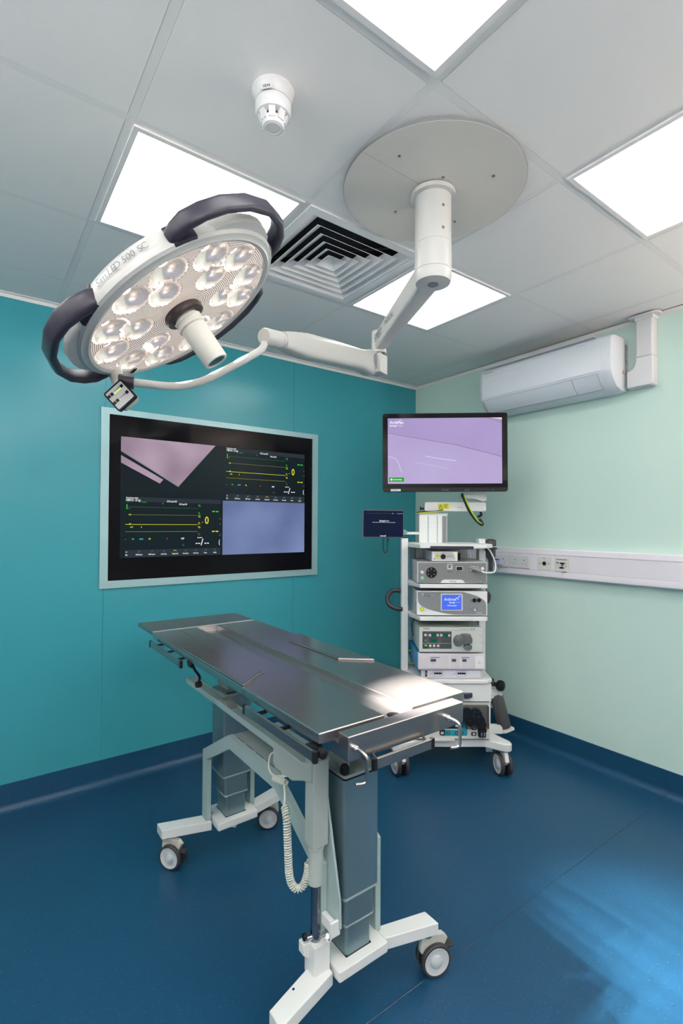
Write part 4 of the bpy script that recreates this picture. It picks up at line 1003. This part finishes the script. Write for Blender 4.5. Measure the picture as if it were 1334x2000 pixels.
# camera control unit
g_, Z = sitting('camera_control_unit', 'silver and grey camera control unit with a big round black socket and white cable', 'medical device', 0, 0, 1.0875)
m = MB(Z); m.box(-.199, .199, F, .12, 1.092, 1.212, 'light_grey')
for x in (-.17, .17): m.box(x-.015, x+.015, F+.02, F+.06, 1.0875, 1.092, 'black')
m.box(-.1996, -.1988, F+.03, F+.05, 1.135, 1.165, 'mid_grey'); m.build('case', g_, bevel=.004)
m = MB(Z); m.box(-.199, .199, F-.006, F, 1.092, 1.212, 'light_grey'); m.build('bezel', g_, bevel=.002)
m = MB(Z); m.box(-.193, .194, F-.0075, F-.005, 1.0945, 1.2075, 'ccu_face'); fp = m.build('front_panel', g_, smooth=False)
fy = F-.0076
m = MB(Z); m.prism([(-.068, 1.0925), (.075, 1.0925), (.060, 1.109), (.052, 1.112), (-.046, 1.112), (-.054, 1.109)], 'y', fy-.001, fy, 'white_metal'); m.text('Arthrex', .012, FY(.004, fy-.0014, 1.1015), 'ink_blue', 'CENTER', .0002); m.text('Synergy', .006, FY(.155, fy-.0008, 1.1015), 'light_grey'); 
for x in (-.02, -.006): m.box(x-.003, x+.003, fy-.0006, fy, 1.154, 1.159, 'ink_dark')
m.box(.028, .034, fy-.0006, fy, 1.155, 1.158, 'ink_dark'); m.box(.036, .060, fy-.0006, fy, 1.156, 1.1575, 'ink_grey'); m.box(.095, .103, fy-.0006, fy, 1.172, 1.176, 'ink_dark'); m.build('marking', fp, smooth=False)
m = MB(Z); m.lathe([(.0305, 0), (.0305, .004), (.027, .005), (.025, .001), (.016, .001), (.016, .004), (.006, .004), (.005, .001), (0, .001)], 'black', (-.118, fy, 1.152), (0, -1, 0), 36)
for k in range(6):
    a = 1.05*k; m.box(-.003, .003, -.004, -.002, .017, .024, 'grey_pl', T(-.118, fy, 1.152) @ Matrix.Rotation(a, 4, 'Y'))
m.build('round_socket', fp)
m = MB(Z); m.lathe([(.0095, 0), (.0095, .0025), (.008, .003), (0, .003)], 'light_grey', (-.171, fy, 1.153), (0, -1, 0), 24); m.build('button', fp)
m = MB(Z); m.lathe([(.0095, 0), (.0095, .0015), (.0085, .002), (0, .002)], 'e_pale_green', (-.170, fy, 1.121), (0, -1, 0), 24); m.lathe([(.0045, .002), (.0045, .003), (0, .003)], 'e_greenled', (-.170, fy, 1.121), (0, -1, 0), 20); m.build('power_button', fp)
m = MB(Z); m.prism(rrect(-.028, .002, 1.170, 1.201, .004), 'y', fy-.0015, fy, 'light_grey'); m.box(-.021, -.009, fy-.002, fy-.0014, 1.190, 1.196, 'ink_dark'); m.box(-.021, -.009, fy-.002, fy-.0014, 1.179, 1.187, 'ink_dark'); m.box(-.007, -.003, fy-.002, fy-.0014, 1.190, 1.196, 'ink_dark'); m.build('usb_socket', fp, smooth=False)
m = MB(Z); m.prism(rrect(.022, .061, 1.162, 1.188, .005), 'y', fy-.0015, fy, 'light_grey'); m.prism(rrect(.025, .058, 1.165, 1.185, .004), 'y', fy-.0022, fy-.0014, 'black'); m.build('slot_socket', fp, smooth=False)
m = MB(Z); m.ring_prism(rrect(.103, .153, 1.163, 1.188, .010), rrect(.1055, .1505, 1.1655, 1.1855, .008), 'y', fy-.002, fy, 'white_metal'); m.build('cable_socket', fp, smooth=False)
m = MB(Z); m.lathe([(.0095, 0), (.0095, .0025), (.008, .003), (0, .003)], 'white_plastic', (.172, fy, 1.175), (0, -1, 0), 24); m.build('button', fp)
g2, Z = sitting('camera_cable', 'white camera cable with a grey plug looping from the control unit to the holder', 'cable', .13, F-.03, 1.17)
m = MB(Z); m.loft([[Vector((.128+dx, F-.009-dy, 1.174+dz+.0)) for dx, dz in ((-.018, -.008), (.018, -.009), (.018, .008), (-.018, .009))] for dx_, dy in ((0, 0), (0, .010))], 'grey_pl')
m.tube([(.115, F-.014, 1.175), (.13, F-.028, 1.171), (.150, F-.040, 1.164), (.158, F-.043, 1.162)], lambda f: .0115-.004*f, 'mid_grey', 14, 3); m.build('cable_plug', g2, bevel=.002)
m = MB(Z); m.tube([(.155, F-.043, 1.163), (.175, F-.05, 1.157), (.205, F-.05, 1.155), (.232, F-.03, 1.158), (.252, F+.01, 1.172), (.262, F+.05, 1.200), (.262, F+.09, 1.235), (.252, F+.12, 1.268), (.236, F+.12, 1.285), (.224, F+.10, 1.292)], .0042, 'cable_white', 10, 6); m.build('cable_lead', g2)
g2, Z = sitting('handheld_camera', 'dark grey handheld camera hanging in the ring holder on the cart corner', 'camera', .272, -.03, 1.28)
m = MB(Z); m.lathe([(.024, 1.325), (.024, 1.332), (.031, 1.333), (.031, 1.322), (.033, 1.318), (.033, 1.290), (.036, 1.286), (.030, 1.284), (.029, 1.235), (.026, 1.225), (.018, 1.216), (.0135, 1.205), (.0125, 1.150), (.011, 1.145)], 'mid_dark', (.272, -.03, 0), n=32); m.build('camera_body', g2)
m = MB(Z); m.lathe([(.020, 1.328), (.020, 1.337), (.010, 1.337), (.010, 1.330)], 'black', (.272, -.03, 0), n=8); m.lathe([(.038, 1.290), (.038, 1.294), (.030, 1.2945)], 'light_grey', (.272, -.03, 0), n=32); m.build('coupler', g2)
# synergy gas pump
g_, Z = sitting('insufflator', 'silver insufflator with a bright blue touch screen on the middle shelf', 'medical device', 0, 0, .9035)
m = MB(Z); m.box(-.200, .200, F, .12, .910, 1.046, 'light_grey')
for x in (-.16, .16): m.box(x-.02, x+.02, F+.02, F+.06, .9035, .910, 'black')
m.box(-.2006, -.1998, F+.03, F+.05, .955, .985, 'mid_grey'); m.build('case', g_, bevel=.006)
m = MB(Z); m.box(-.201, .201, F-.007, F, .909, 1.047, 'white_metal'); fp = m.build('front_panel', g_, bevel=.003)
fy = F-.0072
m = MB(Z)
cur = [(-.195, 1.042)]+[(-.195+.16*(k/10)**1.9, 1.008-.088*(k/10)**.62+.0) for k in range(0, 11)]+[(.02, .9135), (.194, .9135), (.194, .965)]+[(.194-.13*(k/10)**1.5, .965+.077*(k/10)**.6) for k in range(1, 11)]
m.prism(cur, 'y', fy-.0008, fy, 'mid_grey'); m.build('fascia', fp, smooth=False)
m = MB(Z); m.prism(rrect(-.066, .060, .936, 1.033, .006), 'y', fy-.004, fy, 'light_grey'); sc_ = m.build('screen_frame', fp, bevel=.001)
m = MB(Z); m.box(-.058, .052, fy-.0045, fy-.0035, .942, 1.026, 'e_blue'); s2_ = m.build('screen', sc_, smooth=False)
def arth(m, x, y, z, h, mt, al='LEFT'):
    """word mark with its small ring-and-rod emblem"""
    m.text('Arthrex', h, FY(x, y, z), mt, al, .0003, .95)
def emblem(m, x, y, z, h, mt):
    for dx, dz, r in ((.95, .95, .2), (.85, .15, .2), (0, .55, .11)):
        m.ring_prism(circ(x+dx*h, z+dz*h, r*h, 14), circ(x+dx*h, z+dz*h, r*h*.62, 14), 'y', y-.0004, y, mt)
    for a, b in (((0, .55), (.8, .85)), ((-.35, .1), (.7, .75)), ((.35, .7), (.75, .3))):
        m.tube([(x+a[0]*h, y, z+a[1]*h), (x+b[0]*h, y, z+b[1]*h)], h*.06, mt, 5)
m = MB(Z); arth(m, -.046, fy-.0050, 1.000, .022, 'e_white'); emblem(m, .020, fy-.0050, .997, .017, 'e_white'); m.text('Synergy', .012, FY(-.018, fy-.005, .983), 'e_white', sx=.9, bold=.0003); m.text('Resection', .007, FY(.022, fy-.005, .984), 'e_white', sx=.8); m.text('Check gas supply', .009, FY(-.002, fy-.005, .966), 'e_white', 'CENTER', .0003, .85)
m.ring_prism(circ(.043, 1.018, .0035, 12), circ(.043, 1.018, .002, 12), 'y', fy-.0052, fy-.0048, 'e_white'); m.build('screen_text', s2_, smooth=False)
m = MB(Z); m.text('Synergy', .013, FY(-.160, fy-.0012, 1.021), 'ink_dark', sx=.9); m.text('Insufflator', .008, FY(-.125, fy-.0012, 1.024), 'light_grey', sx=.8); m.tube([(-.162, fy-.001, 1.036), (-.172, fy-.001, 1.028), (-.160, fy-.001, 1.022)], .0012, 'white_metal', 6)
m.text('Arthrex', .011, FY(.135, fy-.0012, .924), 'white_metal'); m.box(.106, .109, fy-.0012, fy-.0008, .990, 1.000, 'ink_dark'); m.box(.106, .109, fy-.0012, fy-.0008, .945, .950, 'ink_dark'); m.tube([(-.152, fy-.0004, .938), (-.147, fy-.0004, .941), (-.149, fy-.0004, .934)], .0008, 'ink_blue', 5); m.build('marking', fp, smooth=False)
for x in (.126, .152):
    m = MB(Z); m.lathe([(.0115, 0), (.0115, .004), (.009, .005), (.007, .001), (0, .001)], 'black', (x, fy, .996), (0, -1, 0), 24); m.build('socket', fp)
m = MB(Z); m.lathe([(.0125, 0), (.0125, .010), (.010, .014), (.007, .014), (.006, .004), (0, .004)], 'chrome', (.127, fy, .947), (0, -1, 0), 24); m.build('gas_connector', fp)
m = MB(Z); m.lathe([(.0115, 0), (.0115, .0015), (0, .0018)], 'ink_dark', (-.172, fy, .943), (0, -1, 0), 24); m.lathe([(.0098, .0019), (.0065, .0022), (.0065, .0019)], 'e_yellow', (-.172, fy, .943), (0, -1, 0), 24); m.lathe([(.003, .0019), (0, .0025)], 'e_yellow', (-.172, fy, .943), (0, -1, 0), 12); m.build('power_button', fp)
# arthroscopy fluid pump with roller
g_, Z = sitting('roller_pump', 'pale grey pump with green displays and round dark roller head', 'medical device', 0, 0, .6935)
m = MB(Z); m.box(-.186, .173, F, .12, .703, .840, 'pump_case'); m.build('case', g_, bevel=.005)
m = MB(Z); m.box(-.187, .174, F-.008, F, .701, .842, 'pump_case'); fp = m.build('front_panel', g_, bevel=.004); fy = F-.0082
m = MB(Z); m.box(-.168, -.003, fy-.0008, fy, .7205, .819, 'panel_dark')
for a in ((-.1375, .748, .819), (-.069, .748, .819)): m.box(a[0]-.0008, a[0]+.0008, fy-.0012, fy-.0007, a[1], a[2], 'mid_grey')
m.box(-.166, -.004, fy-.0012, fy-.0007, .7505, .7518, 'light_grey'); m.box(-.133, -.071, fy-.0012, fy-.0007, .7235, .7245, 'light_grey'); m.build('control_panel', fp, smooth=False)
for x, z, w, h in ((-.104, .7985, .028, .016), (-.104, .7675, .032, .018), (-.034, .7985, .030, .016)):
    m = MB(Z); m.box(x-w/2, x+w/2, fy-.0016, fy-.0008, z-h/2, z+h/2, 'e_lcdg'); m.build('display', fp, smooth=False)
for x, z in ((-.151, .7985), (-.126, .7975), (-.082, .7975), (-.061, .7975), (-.0165, .7965), (-.124, .738), (-.102, .738), (-.079, .738)):
    m = MB(Z); m.lathe([(.0070, 0), (.0070, .0018), (0, .0022)], 'white_plastic', (x, fy-.0008, z), (0, -1, 0), 20); m.box(x-.001, x+.001, fy-.0033, fy-.0028, z-.003, z+.003, 'ink_dark'); m.build('button', fp)
m = MB(Z); m.box(-.158, -.140, fy-.0012, fy-.0006, .728, .746, 'ink_dark'); m.box(-.156, -.142, fy-.0018, fy-.0011, .735, .744, 'e_grnbtn'); m.build('power_switch', fp, smooth=False)
m = MB(Z); m.text('Arthrex', .011, FY(-.163, fy-.0004, .834), 'ink_dark', bold=.0003); m.text('Continuous Wave', .007, FY(.045, fy-.0004, .8325), 'ink_dark'); m.text('AR-6475', .007, FY(.105, fy-.0004, .8325), 'ink_dark', bold=.0003)
m.box(.0, .160, fy-.0004, fy, .8235, .8243, 'ink_grey'); m.box(.154, .164, fy-.0004, fy, .797, .799, 'ink_dark'); m.box(.156, .164, fy-.0004, fy, .754, .756, 'ink_dark'); m.ring_prism(circ(-.151, .767, .0055, 12), circ(-.151, .767, .0045, 12), 'y', fy-.0012, fy-.0008, 'light_grey'); m.build('marking', fp, smooth=False)
m = MB(Z); m.prism([(.045, .806), (.10, .806), (.104, .795), (.106, .790), (.112, .782), (.112, .758), (.096, .748), (.07, .748), (.06, .76)], 'y', fy-.014, fy, 'mid_dark2'); m.prism([(.045, .806), (.06, .812), (.09, .810), (.102, .806), (.104, .796), (.08, .796)], 'y', fy-.018, fy-.010, 'grey_pl'); m.lathe([(.030, 0), (.030, .020), (.027, .022), (0, .0225)], 'mid_dark2', (.036, fy, .771), (0, -1, 0), 36)
m.lathe([(.0015, .0226), (.0015, .0226)], 'black', (.036, fy, .771), (0, -1, 0), 6)
m.prism([(.066, .742)]+[(.087+.023*cos(radians(a)), .735+.020*sin(radians(a))) for a in range(195, 350, 15)]+[(.108, .742), (.087, .747)], 'y', fy-.020, fy, 'mid_dark2')
m.lathe([(.004, 0), (.004, .006)], 'black', (.087, fy-.014, .752), (0, -1, 0), 10); m.build('roller_head', fp, bevel=.001)
m = MB(Z); m.tube([(-.19, F+.13, .89), (-.205, F+.16, .82), (-.200, F+.15, .76)], .003, 'cable_black', 8, 4); m.build('power_lead', g_)
# electrosurgical generator
g_, Z = sitting('electrosurgical_generator', 'blue sided generator with pale lilac fascia and small displays, lowest on the shelves', 'medical device', 0, 0, .5505)
m = MB(Z); m.box(-.205, .180, F+.02, .13, .605, .693, 'blue_case'); m.box(-.172, .172, F+.004, .13, .5505, .607, 'blue_case'); m.build('case', g_, bevel=.005)
m = MB(Z); m.prism([(F-.018, .607), (F-.010, .603), (F+.03, .603), (F+.03, .694), (F-.000, .692), (F-.006, .688)], 'x', -.193, .187, 'lilac_case'); fp = m.build('upper_fascia', g_, bevel=.003)
tilt = Matrix(((1, 0, 0, 0), (0, 1, 0, 0), (0, 0, 1, 0), (0, 0, 0, 1)))
FM = basis((0, F-.0125, .6475), (1, 0, 0), Vector((0, .014, .083)).normalized(), Vector((0, -.083, .014)).normalized())
m = MB(Z); z0 = .0012
m.prism(rrect(-.180, -.018, -.034, .034, .003), 'z', 0, z0, 'lilac_case', FM); m.prism(rrect(-.012, .045, -.034, .034, .003), 'z', 0, z0, 'lilac_case', FM); m.prism(rrect(.050, .105, -.034, .034, .003), 'z', 0, z0, 'lilac_case', FM); m.prism(rrect(.128, .178, -.034, .034, .003), 'z', 0, z0+.0006, 'white_plastic', FM)
for x in (-.0155, .0475): m.box(x-.0025, x+.0025, -.036, .036, 0, z0+.0004, 'white_plastic', FM)
m.build('panel_cover', fp, smooth=False)
for x, w in ((-.107, .033), (.010, .026), (.069, .026)):
    m = MB(Z); m.box(x-w/2, x+w/2, .000, .018, z0, z0+.0006, 'mid_grey', FM); m.box(x-w/2+.003, x+w/2-.003, .003, .015, z0+.0004, z0+.0009, 'e_lcd', FM); m.build('display', fp, smooth=False)
m = MB(Z); m.box(-.122, -.070, .0225, .0265, z0, z0+.0005, 'ink_blue', FM); m.box(.050, .098, .0225, .0265, z0, z0+.0005, 'ink_blue', FM); m.box(-.111, -.103, -.010, -.008, z0, z0+.0005, 'ink_dark', FM); m.text('ConMed', .009, FM @ T(-.175, .027, z0+.0004), 'white_plastic'); m.ring_prism(circ(.153, -.002, .006, 16), circ(.153, -.002, .0045, 16), 'z', z0+.0006, z0+.0012, 'ink_grey', FM); m.build('marking', fp, smooth=False)
m = MB(Z); m.box(-.175, .174, F-.002, F+.01, .5515, .6015, 'lilac_case'); lp_ = m.build('lower_fascia', g_, bevel=.002); fy = F-.0022
m = MB(Z); m.box(-.138, .160, fy-.0006, fy, .559, .5975, 'light_lilac'); m.box(-.152, -.140, fy-.001, fy, .562, .595, 'black'); m.box(-.149, -.143, fy-.002, fy-.0009, .570, .587, 'grey_pl')
for a, b in ((-.105, -.053), (.028, .082)):
    m.ring_prism(rrect(a-.003, b+.003, .5635, .5945, .008), rrect(a-.0018, b+.0018, .5648, .5932, .007), 'y', fy-.001, fy-.0005, 'ink_blue')
    m.box(a+.004, b-.004, fy-.0012, fy-.0005, .574, .5855, 'black')
    for k in range(3): m.lathe([(.004, 0), (0, .001)], 'cream_plastic', (a+.014+k*.013, fy-.001, .574), (0, -1, 0), 12)
    m.tube([(a-.020, fy-.0006, .570), (a-.006, fy-.0006, .584)], .0009, 'ink_blue', 5)
m.build('output_sockets', lp_, smooth=False)
m = MB(Z); m.tube([(-.20, F+.2, .66), (-.235, F+.24, .645)], .0035, 'gy_cable', 8); m.build('earth_lead', g_); m = MB(Z); m.tube([(-.19, F+.2, .578), (-.225, F+.22, .580)], .004, 'gy_cable', 8); m.build('earth_lead', g_)
# irrigation pump in the bottom bay
g_, Z = sitting('irrigation_pump', 'cream pump with teal button panel and smoky cover in the bottom bay of the cart', 'medical device', 0, 0, .192)
m = MB(Z); m.box(-.200, .208, F+.03, .12, .196, .415, 'cream_plastic'); m.box(-.205, .212, F+.01, F+.03, .205, .415, 'cream_plastic'); m.box(-.16, .02, F, F+.03, .194, .206, 'light_grey'); m.build('case', g_, bevel=.004)
fy = F+.0098
m = MB(Z); m.prism(rrect(-.06, .090, .224, .36, .008), 'y', fy-.001, fy, 'teal_panel'); m.prism(rrect(-.075, .047, .259, .345, .006), 'y', fy-.0018, fy-.001, 'cream_plastic'); m.prism(rrect(-.068, .042, .264, .340, .005), 'y', fy-.0026, fy-.0018, 'black'); fp = m.build('control_panel', g_, smooth=False)
for k, z in enumerate((.314, .296, .278)):
    m = MB(Z); m.prism(rrect(.055, .070, z-.006, z+.006, .002), 'y', fy-.003, fy-.001, 'ink_dark'); m.box(.058, .067, fy-.0034, fy-.003, z-.001, z+.001, 'teal_panel'); m.build('button', fp, smooth=False)
for x, g in ((-.018, 'v'), (.028, '^'), (.060, 'o')):
    m = MB(Z); m.prism(rrect(x-.008, x+.008, .233, .249, .003), 'y', fy-.003, fy-.001, 'ink_dark')
    tri = [(x-.005, .244), (x+.005, .244), (x, .237)] if g == 'v' else [(x-.005, .238), (x+.005, .238), (x, .245)]
    if g != 'o': m.prism(tri, 'y', fy-.0034, fy-.003, 'white_plastic')
    else: m.box(x-.004, x+.004, fy-.0034, fy-.003, .237, .245, 'mid_grey')
    m.build('button', fp, smooth=False)
m = MB(Z); m.prism(rrect(-.068, -.035, .226, .262, .010), 'y', fy-.002, fy, 'ink_dark'); m.box(-.060, -.044, fy-.0026, fy-.002, .234, .246, 'white_plastic'); m.build('pedal_button', fp, smooth=False)
m = MB(Z); m.prism(rrect(.022, .040, .275, .288, .004), 'y', fy-.0034, fy-.0026, 'white_plastic'); m.build('panel_key', fp, smooth=False)
for z in (.268, .235):
    m = MB(Z); m.prism(rrect(.112, .142, z-.011, z+.011, .006), 'y', fy-.0015, fy, 'ink_dark'); m.box(.122, .134, fy-.0022, fy-.0015, z-.006, z+.006, 'white_plastic'); m.build('label_button', g_, smooth=False)
m = MB(Z); m.box(.150, .190, fy-.030, fy, .226, .268, 'black'); m.box(.16, .168, fy-.032, fy-.029, .232, .252, 'chrome'); m.box(.176, .184, fy-.032, fy-.029, .232, .252, 'chrome'); m.box(.150, .196, fy-.028, fy, .258, .268, 'arm_brown'); m.build('tube_clamp', g_, bevel=.002)
m = MB(Z)
for x, z, r in ((.085, .352, .034), (.135, .345, .036), (.155, .312, .034), (.105, .312, .030), (.175, .290, .022), (.060, .330, .022)): m.lathe([(r, 0), (r, .018), (r*.9, .020), (0, .021)], 'black', (x, fy, z), (0, -1, 0), 28)
for x, z in ((.128, .368), (.122, .342), (.150, .338), (.100, .318), (.155, .366)): m.lathe([(.0025, .020), (.0025, .023), (0, .023)], 'light_grey', (x, fy, z), (0, -1, 0), 10)
m.build('roller_wheels', g_)
m = MB(Z)
pr = [(.035, .398), (.205, .398), (.205, .275), (.075, .275)]
m.add([(x, fy-.034, z) for x, z in pr]+[(x, fy-.0325, z) for x, z in pr], [(0, 1, 2, 3), (7, 6, 5, 4), (0, 4, 5, 1), (1, 5, 6, 2), (2, 6, 7, 3), (3, 7, 4, 0)], 'smoky')
m.box(.035, .205, fy-.034, fy, .398, .400, 'smoky'); m.box(.204, .2055, fy-.034, fy, .275, .398, 'smoky'); m.build('smoky_cover', g_, smooth=False)
# --- big monitor
MM = CM @ T(-.008, -.045, 1.862) @ Matrix.Rotation(radians(-2.2), 4, 'Z') @ Matrix.Rotation(radians(-.3), 4, 'Y')
g_ = thing('display_monitor', 'large black monitor with a lilac picture mounted above the equipment cart', 'monitor', M=MM)
W2, H2 = .376, .239
m = MB(); m.prism(rrect(-W2, W2, -H2, H2, .016), 'y', 0, .020, 'black'); m.prism(rrect(-W2+.03, W2-.03, -H2+.03, H2-.03, .03), 'y', .018, .050, 'black'); hs = m.build('housing', g_, bevel=.003)
m = MB(); m.box(-W2+.004, W2-.004, -.0012, .0, -H2+.026, H2-.004, 'black_glass'); m.build('bezel_glass', hs, smooth=False)
SX0, SX1, SZ0, SZ1 = -.345, .341, -.190, .208
m = MB(); m.box(SX0, SX1, -.0020, -.0012, SZ0, SZ1, 'e_lilac'); sc_ = m.build('screen', g_, smooth=False)
y = -.0024
m = MB(); m.poly([(SX0, y+.0002, SZ1), (SX0, y+.0002, .118), (.07, y+.0002, .043), (SX1, y+.0002, -.028), (SX1, y+.0002, SZ1)], 'e_lilac_dark'); m.poly([(SX0, y, .119), (SX0, y, .117), (.07, y, .042), (SX1, y, -.029), (SX1, y, -.026), (.07, y, .045)], 'e_line')
m.poly([(.235, y, SZ1), (SX1, y, .172), (SX1, y, .196), (.27, y, SZ1)], 'e_line2'); m.poly([(.27, y-.0002, SZ1), (SX1, y-.0002, .196), (SX1, y-.0002, SZ1)], 'e_pale')
m.tube([(-.12, y, -.022), (-.05, y, -.036), (.065, y, -.052)], .0016, 'e_pale', 6); m.tube([(-.345, y, -.026), (-.31, y, -.032), (-.285, y, -.055), (-.272, y, -.09), (-.262, y, -.12)], .0014, 'e_pale', 6, 4); m.tube([(-.18, y, -.062), (-.10, y, -.075), (.02, y, -.10)], .0007, 'e_pale', 6); m.build('picture_lines', sc_, smooth=False, flat=True)
m = MB(); m.text('Arthrex', .026, FY(-.334, y-.001, .182), 'e_white', bold=.0006); emblem(m, -.285, y-.001, .176, .021, 'e_white'); m.text('Synergy', .015, FY(-.333, y-.001, .163), 'e_white', bold=.0006, sx=.9); m.text('Vision', .015, FY(-.288, y-.001, .163), 'e_white', sx=.9); m.build('logo', sc_, smooth=False)
m = MB(); m.box(-.337, -.248, y-.0008, y, -.177, -.152, 'e_badge'); m.lathe([(.007, 0), (0, .0002)], 'e_white', (-.323, y-.0010, -.1645), (0, -1, 0), 16); m.text('System Ready', .012, FY(-.311, y-.0012, -.1645), 'e_white', bold=.0005, sx=.75); m.build('status_badge', sc_, smooth=False)
m = MB(); m.box(-.328, -.268, -.0026, -.0008, -.235, -.222, 'white_plastic'); m.text('Theatre 1', .009, FY(-.298, -.0030, -.2285), 'ink_grey', 'CENTER'); m.text('ARTHREX', .010, FY(-.0, -.0016, -.229), 'grey_pl', 'CENTER'); m.lathe([(.0015, 0), (0, .0004)], 'e_white', (.288, -.0014, -.229), (0, -1, 0), 8); m.box(.12, .126, -.0016, -.0010, -.232, -.226, 'grey_pl'); m.box(.135, .141, -.0016, -.0010, -.232, -.226, 'grey_pl'); m.build('asset_label', hs, smooth=False)
# --- small tablet monitor
MM = CM @ T(-.377, .0, 1.428) @ Matrix.Rotation(radians(2.5), 4, 'Z') @ Matrix.Rotation(radians(.5), 4, 'Y')
g_ = thing('tablet_display', 'small tablet display with a dark navy screen on the left of the cart', 'tablet', M=MM)
m = MB(); m.prism(rrect(-.126, .126, -.084, .084, .003), 'y', 0, .016, 'tablet_edge'); hs = m.build('housing', g_, bevel=.002)
m = MB(); m.box(-.121, .122, -.0012, .0, -.080, .080, 'e_navy'); sc_ = m.build('screen', g_, smooth=False)
m = MB(); y = -.0016; m.text('Synergy', .012, FY(-.024, y, .018), 'e_white', bold=.0004, sx=.9); m.text('Vision', .012, FY(.010, y, .018), 'e_white', sx=.9); m.text('please connect a camera head to start a new procedure', .0062, FY(.004, y, .009), 'e_white', 'CENTER', .0001); m.box(-.108, .088, y, y+.0002, .063, .0636, 'e_grey'); m.box(.055, .059, y, y+.0002, .0615, .0655, 'e_white'); m.text('Settings Menu', .006, FY(.086, y, .063), 'e_white'); m.text('Arthrex', .011, FY(-.019, y, -.074), 'e_white', bold=.0003); emblem(m, .008, y, -.077, .008, 'e_white'); m.build('screen_text', sc_, smooth=False)
m = MB(); m.tube([(.004, .008, -.084), (.002, .008, -.12), (.004, .006, -.155), (.014, .004, -.178), (.026, .006, -.165), (.030, .008, -.125), (.030, .008, -.10)], .0026, 'cable_black', 8, 5); m.cyl((.030, .008, -.112), (.030, .008, -.084), .0048, 'cable_black', n=10); m.build('usb_lead', g_)
m = MB(); m.box(.090, .152, .016, .030, -.058, -.040, 'column_alu'); m.build('mount', g_, bevel=.001)
m = MB(); m.prism(rrect(-.250, -.150, 1.362, 1.378, .003), 'y', .05, .085, 'white_metal'); m.box(-.262, -.236, .024, .085, 1.360, 1.392, 'column_alu'); m.build('tablet_arm', ct, bevel=.002)
